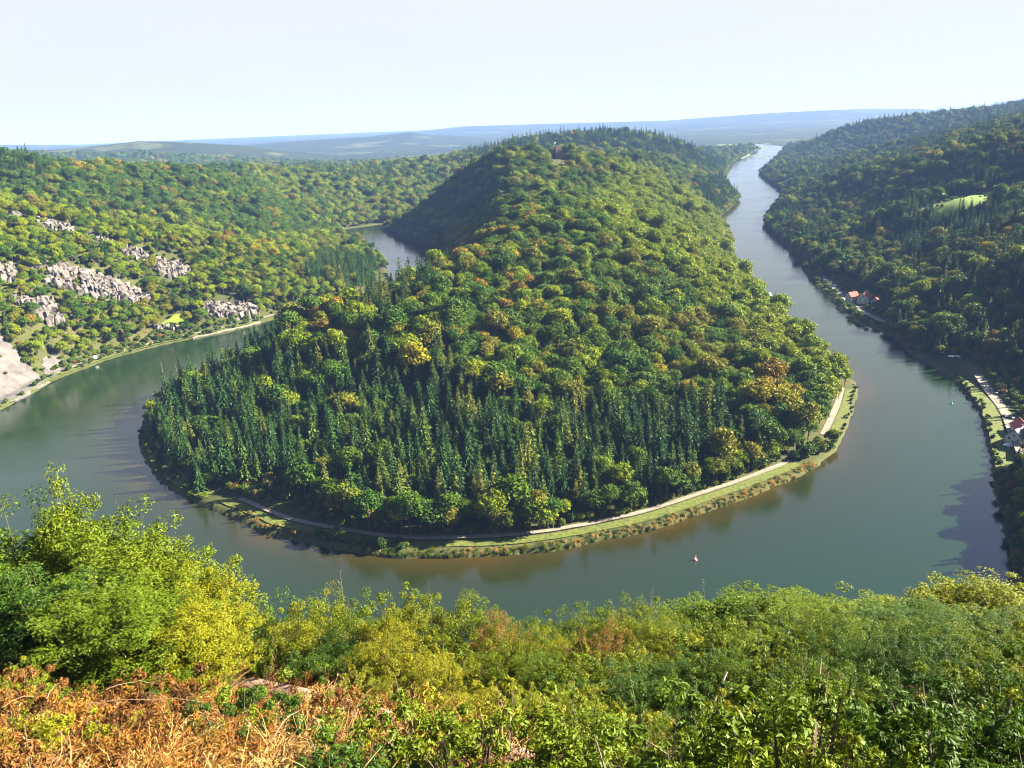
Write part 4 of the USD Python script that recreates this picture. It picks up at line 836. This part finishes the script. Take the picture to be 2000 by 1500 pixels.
_fb = [leafy_bush(400 + k) for k in range(3)]
for c in ('bush', 'bush_yellow', 'bush_dark', 'bush_rust'): FG[c] = [kind(f'leafy_bush_{c}_{k}', *m, 'leaf_' + c) for k, m in enumerate(_fb)]
_ft = [leafy_bush(420 + k, 7.0, 2.7, 330, 105, 0.040, 4, tall=True) for k in range(2)]
for c in ('bush', 'bush_yellow', 'bush_dark'): FG['tree_' + c] = [kind(f'slope_tree_{c}_{k}', *m, 'leaf_' + c) for k, m in enumerate(_ft)]
fr = np.random.default_rng(31)
def stand(px_, py_top, Y, width, c, label, tree=False, catg='shrub', name='leafy_shrub', hmin=1.2, group=None):
    top = aty(px_, py_top, Y); g = hz(top[0], Y); h_ = max(top[2] - g, hmin)
    bh, bw = (7.0, 2.7 * 0.8) if tree else (2.5, 1.6)
    sw = max(width / (2 * bw), (0.62 if tree else 0.9) * h_ / bh)
    return thing(name, label, catg, (top[0], Y, g - 0.1), fr.uniform(0, 6.28), (sw, sw, h_ / bh), group=group, ref=FG[('tree_' if tree else '') + c][fr.integers(2 if tree else 3)])
for a in [(122, 948, 25, 3.0, 'bush', 'narrow leafy tree whose top rises highest at the left edge', True), (25, 1010, 24, 5.0, 'bush', 'leafy tree at the left edge under the narrow tall top', True), (75, 1000, 26, 4.0, 'bush_dark', 'dark leafy tree between the left edge and the narrow tall top', True),
          (190, 1010, 23, 4.6, 'bush', 'broad leafy tree just right of the narrow tall top', True), (255, 1045, 21, 4.2, 'bush', 'broad leafy tree second right of the narrow tall top', True), (60, 1120, 18, 4.0, 'bush_dark', 'dark leafy tree low at the left edge above the dry bracken', True),
          (150, 1140, 17, 3.4, 'bush', 'leafy tree below the narrow tall top, above the dry bracken', True), (315, 1095, 20, 3.6, 'bush', 'leafy tree left of the bright yellow shrub', True), (385, 1118, 19, 2.4, 'bush_yellow', 'bright yellow green shrub leaning out at the water edge of the left thicket', True),
          (240, 1170, 16, 3.2, 'bush', 'leafy tree under the left thicket beside the bracken', True), (345, 1190, 16, 2.6, 'bush_yellow', 'yellow green shrub below the bright yellow one', True),
          (1425, 1175, 23, 4.2, 'bush', 'round leafy tree left end of the right thicket', True), (1500, 1192, 24, 4.0, 'bush', 'leafy tree second in the right thicket', True), (1560, 1182, 22, 3.6, 'bush', 'leafy tree third in the right thicket', True),
          (1650, 1185, 23, 4.2, 'bush', 'leafy tree in the middle of the right thicket', True), (1735, 1178, 24, 4.0, 'bush', 'leafy tree right of the middle of the right thicket', True), (1845, 1145, 25, 4.4, 'bush_yellow', 'tallest leafy tree of the right thicket', True),
          (1915, 1160, 25, 4.0, 'bush', 'leafy tree right of the tallest one in the right thicket', True), (1985, 1158, 24, 4.6, 'bush_yellow', 'yellow green tree at the right edge of the right thicket', True), (1790, 1200, 20, 3.4, 'bush_dark', 'dark leafy tree in front of the tallest one', True),
          (1610, 1260, 17, 3.0, 'bush', 'leafy shrub in front of the middle of the right thicket', False), (1960, 1260, 18, 3.6, 'bush_dark', 'dark shrub low at the right edge', False), (1480, 1290, 15, 2.6, 'bush', 'shrub just right of the bare leaning pole', False), (1720, 1310, 15, 3.0, 'bush_dark', 'dark shrub low in the right thicket', False), (1870, 1330, 14, 2.8, 'bush', 'green shrub low in the right thicket', False)]:
    stand(*a[:5], a[5], a[6], 'tree' if 'tree' in a[5] else 'shrub', 'slope_tree' if 'tree' in a[5] else 'slope_shrub')
row = [(440, 1180, 20, 2.6, 'bush'), (500, 1172, 20, 2.6, 'bush'), (560, 1190, 19, 2.2, 'bush_yellow'), (610, 1168, 20, 2.4, 'bush_yellow'), (660, 1152, 20, 2.4, 'bush'), (705, 1178, 19, 2.0, 'bush'), (755, 1190, 18.5, 2.0, 'bush_yellow'), (790, 1148, 19.5, 1.5, 'bush'),
       (825, 1172, 19.5, 2.2, 'bush_yellow'), (885, 1165, 19.5, 1.7, 'bush'), (925, 1178, 19.5, 1.9, 'bush'), (975, 1202, 18.5, 1.6, 'bush_rust'), (1020, 1232, 17.5, 1.8, 'bush_yellow'), (1065, 1222, 17.5, 1.8, 'bush_yellow'), (1120, 1202, 19, 2.0, 'bush'), (1170, 1172, 19.5, 2.4, 'bush'),
       (1215, 1192, 19, 2.0, 'bush_yellow'), (1255, 1202, 18.5, 1.8, 'bush'), (1290, 1205, 18.5, 1.6, 'bush'), (1320, 1235, 17.5, 1.8, 'bush_dark'), (1180, 1220, 17, 1.8, 'bush_rust')]
cn_ = {'bush': 'green', 'bush_yellow': 'yellow green', 'bush_dark': 'dark green', 'bush_rust': 'rusty brown'}
for k, (a, b, Y, w_, c) in enumerate(row):
    ref_ = 'from the left' if k < 11 else 'from the right'; n_ = k + 1 if k < 11 else len(row) - k
    nth = (order_w + ['eleventh'])[n_ - 1]
    stand(a, b, Y, w_, c, f'{cn_[c]} leafy shrub, {nth} {ref_} along the middle water edge', group='leafy shrubs on the skyline of the near slope')
# lower shrubs, brambles and dry bracken between them
def px_ground(x, y): return hit(x, y)
BRACKEN = [(-200, 1262), (150, 1285), (330, 1292), (470, 1335), (640, 1350), (700, 1385), (880, 1425), (1100, 1500), (1160, 1700), (-300, 1700)]
PATH_PX = [(470, 1338), (540, 1352), (610, 1372), (690, 1398), (780, 1428), (880, 1455), (960, 1480), (1040, 1510)]
pw = np.array([hit(x, y)[:2] for x, y in PATH_PX]); pw = smooth_line(pw, 0.25, 2.0)
V, F = strip(pw, 0.5, 0.006, 0.3, wav=1.8); obj('dirt_path', (V, F), M['earth'], smooth=True, kind='structure')
gx_, gy_ = np.meshgrid(np.arange(-26, 26, 0.55), np.arange(4.2, 26, 0.55)); gp = np.c_[gx_.ravel(), gy_.ravel()] + fr.uniform(-0.25, 0.25, (gx_.size, 2))
g3 = np.c_[gp, height(gp)]; gpx, gpy, gd = project(g3); keepg = (gpx > -120) & (gpx < 2120) & (gpy < 1720) & (gpy > 1150); gp, g3, gpx, gpy, gd = gp[keepg], g3[keepg], gpx[keepg], gpy[keepg], gd[keepg]
brk = inside(BRACKEN, gpx, gpy); pd = cKDTree(pw).query(gp)[0]; nz = patch_noise(gp, 3.2, 41); nz2 = patch_noise(gp, 2.0, 43)
veil = np.zeros(len(gp), bool)                      # plants that would stand between the eye and the bare stretches of the path
for x, y in [(520, 1350), (935, 1474), (990, 1492)]: veil |= (np.abs(gpx - x) < 36) & (gpy > y - 4) & (gpy < y + 110)
rusty = brk & (nz < 0.56) & (fr.random(len(gp)) < 0.9) | (~brk & (nz < 0.31)) | veil
sel = (pd > 0.75) & ~rusty & (patch_noise(gp, 1.7, 47) > 0.37) & (fr.random(len(gp)) < 0.72)
big = sel & (fr.random(len(gp)) < 0.14) & (pd > 1.1) & ~brk
tones_ = np.where(nz2 < 0.40, 2, np.where(nz2 > 0.60, 1, 0)); tones_ = np.where((gpx > 1330) & (tones_ == 1) & (fr.random(len(gp)) < 0.6), 2, tones_)
BT = ['bush', 'bush_yellow', 'bush_dark']
bi = np.nonzero(big)[0]; bi = bi[np.argsort(gd[bi])][:170]
for i in bi:
    c = BT[tones_[i]]; sz = fr.uniform(0.36, 0.72) * np.clip(gd[i] / 17, 0.4, 1.0); x, y = int(gpx[i]), int(gpy[i]) - 30
    wh = ('in front of the left thicket' if x < 420 else 'in the middle scrub' if x < 1340 else 'in front of the right thicket') + (' near the bottom' if y > 1400 else ' halfway down' if y > 1300 else ' high on the slope')
    wh += ' beside the dirt path' if pd[i] < 2 else ''
    lo_, hi_ = (0, 420) if x < 420 else (420, 1340) if x < 1340 else (1340, 2000); f_ = (x - lo_) / (hi_ - lo_)
    wh = wh.replace('near the bottom', 'low down').replace('in the middle scrub', ('at the left end of' if f_ < 0.2 else 'left in' if f_ < 0.45 else 'centrally in' if f_ < 0.6 else 'right in' if f_ < 0.8 else 'at the right end of') + ' the middle scrub').replace('in front of the right thicket', 'before the right thicket' + (', to the left' if f_ < 0.33 else ', to the right' if f_ > 0.66 else ', centrally')).replace(' beside the dirt path', ' by the path')
    thing('leafy_shrub', f'{cn_[c]} low shrub {wh}', 'shrub', g3[i] - [0, 0, 0.15], fr.uniform(0, 6.28), (sz, sz, sz * fr.uniform(0.8, 1.15)), group=f'{cn_[c]} low shrubs {wh}', ref=FG[c][fr.integers(3)])
_br = [leafy_bush(440 + k, 0.7, 0.75, 28, 105, 0.0165, 3) for k in range(3)]
BR = [kind(f'bramble_{c}_{k}', *m, 'leaf_' + c) for c in BT for k, m in enumerate(_br)]
si = np.nonzero(sel & ~big)[0]
instancer('bramble_cover', g3[si], fr.uniform(0, 6.28, len(si)), fr.uniform(0.6, 1.2, len(si)) * (0.5 + 1.1 * patch_noise(gp[si], 2.6, 53)), tones_[si] * 3 + fr.integers(0, 3, len(si)), BR, kind='stuff', label='brambles and low greenery covering the near slope')
def bracken_mesh(seed, n=80, l0=0.75, leafy_=True):
    r = np.random.default_rng(seed); parts = []
    for k in range(n):
        a = r.uniform(0, 6.28); l = l0 * r.uniform(0.4, 1.1); q = r.uniform(0, 0.3); b = np.array([math.cos(a * 3) * q, math.sin(a * 3) * q, -0.05]); up_ = r.uniform(0.25, 1.0)
        s_ = np.linspace(0, 1, 5)[:, None]; line = b + np.c_[np.cos(a) * l * s_ * (1.1 - up_ * 0.6), np.sin(a) * l * s_ * (1.1 - up_ * 0.6), l * up_ * s_ - 0.35 * l * s_ ** 2] + np.cumsum(r.normal(size=(5, 3)) * 0.02, 0)
        parts.append(tube(line, [0.0042, 0.004, 0.0035, 0.003, 0.0015], 3))
        if leafy_ and k % 2 == 0:
            m = 15; t = r.uniform(0.3, 1.0, m); c = np.stack([np.interp(t, s_[:, 0], line[:, j]) for j in range(3)], 1); parts.append(cards(c + r.normal(size=(m, 3)) * 0.04, r.normal(size=(m, 3)) + [0, 0, 0.6], 0.013, r, aspect=2.0))
    return join(parts)
BK = [reed_kind(f'bracken_{k}', bracken_mesh(460 + k), 'leaf_bracken') for k in range(3)] + [reed_kind(f'dry_stalks_{k}', bracken_mesh(470 + k, 60, 0.9, k == 0), 'leaf_straw') for k in range(2)]
RB = [kind(f'withered_bramble_{k}', *m, 'leaf_bracken') for k, m in enumerate(_br)]
ru = np.nonzero((pd > 0.45 * patch_noise(gp, 0.7, 71)) & rusty & (patch_noise(gp, 1.3, 61) > 0.36))[0]; ru = np.r_[ru, ru[fr.random(len(ru)) < 0.45]]; ru = ru[~veil[ru] | (fr.random(len(ru)) < 0.25)]; rp3 = g3[ru] + np.c_[fr.uniform(-0.3, 0.3, (len(ru), 2)), np.zeros(len(ru))]; rp3[:, 2] = height(rp3[:, :2])
instancer('dry_bracken', rp3, fr.uniform(0, 6.28, len(ru)), fr.uniform(0.6, 1.3, len(ru)), fr.choice(8, len(ru), p=[0.23, 0.23, 0.22, 0.12, 0.11, 0.03, 0.03, 0.03]), BK + RB, kind='stuff', label='dry rust brown bracken and stalks on the near slope')
# bare sticks
def stick(pts_px, lift, rad_, label, name='bare_stick'):
    P_ = [hit(x, y) + [0, 0, l] for (x, y), l in zip(pts_px, lift)]
    b = np.array(P_[0]); t = thing(name, label, 'stick' if name == 'bare_stick' else 'pole', b, group=None)
    obj('stem', tube(np.array(P_) - b, np.linspace(rad_, rad_ * 0.5, len(P_)), 5), M['dead_wood'], t)
pole_b, pole_t = aty(1362, 1440, 11.5), aty(1420, 1312, 12.3)
t_ = thing('leaning_pole', 'bare pale pole leaning out of the scrub left of the right thicket', 'pole', pole_b); obj('stem', tube([(0, 0, 0), (pole_t - pole_b) * 0.5 + [0.03, 0, 0.05], pole_t - pole_b], [0.035, 0.03, 0.02], 6), M['dead_wood'], t_)
for k, ((a, b), (c, d), (Y1, Y2), lab) in enumerate([((207, 1347), (300, 1335), (9.0, 9.3), 'long bare stick lying above the two crossing sticks'), ((112, 1425), (140, 1478), (6.6, 6.3), 'left one of two crossing dry sticks near the bottom'), ((95, 1500), (158, 1462), (6.2, 6.4), 'right one of two crossing dry sticks near the bottom'),
                                                ((168, 1375), (400, 1372), (7.9, 8.1), 'longest bare stick stretched across the bracken'), ((90, 1365), (116, 1335), (8.3, 8.7), 'short bare stick at the left of the bracken'), ((535, 1440), (590, 1385), (7.0, 7.7), 'yellowish stalk beside the dirt path'),
                                                ((5, 1382), (68, 1362), (7.9, 8.2), 'bare stick at the left edge of the bracken'), ((1620, 1455), (1635, 1400), (6.9, 7.3), 'straw coloured upright stalk low in the right scrub'), ((1612, 1458), (1675, 1458), (6.9, 6.9), 'straw coloured stalk lying low in the right scrub'), ((758, 1452), (790, 1424), (6.9, 7.2), 'pale stalk in the dry patch left of the dirt path end')]):
    p0, p1 = aty(a, b, Y1 * 0.93), aty(c, d, Y2 * 0.93); t_ = thing('bare_stick', lab, 'stick', p0)
    _s = np.linspace(0, 1, 8)[:, None]; _w = np.cumsum(fr.normal(size=(8, 3)), 0) * 0.012; _w -= _w[:1] * (1 - _s) + _w[-1:] * _s
    obj('stem', tube((p1 - p0) * _s + _w + [0, 0, 1] * (0.05 * np.sin(_s * 3.1)), np.linspace(0.0055, 0.002, 8), 5), M['twig'], t_)
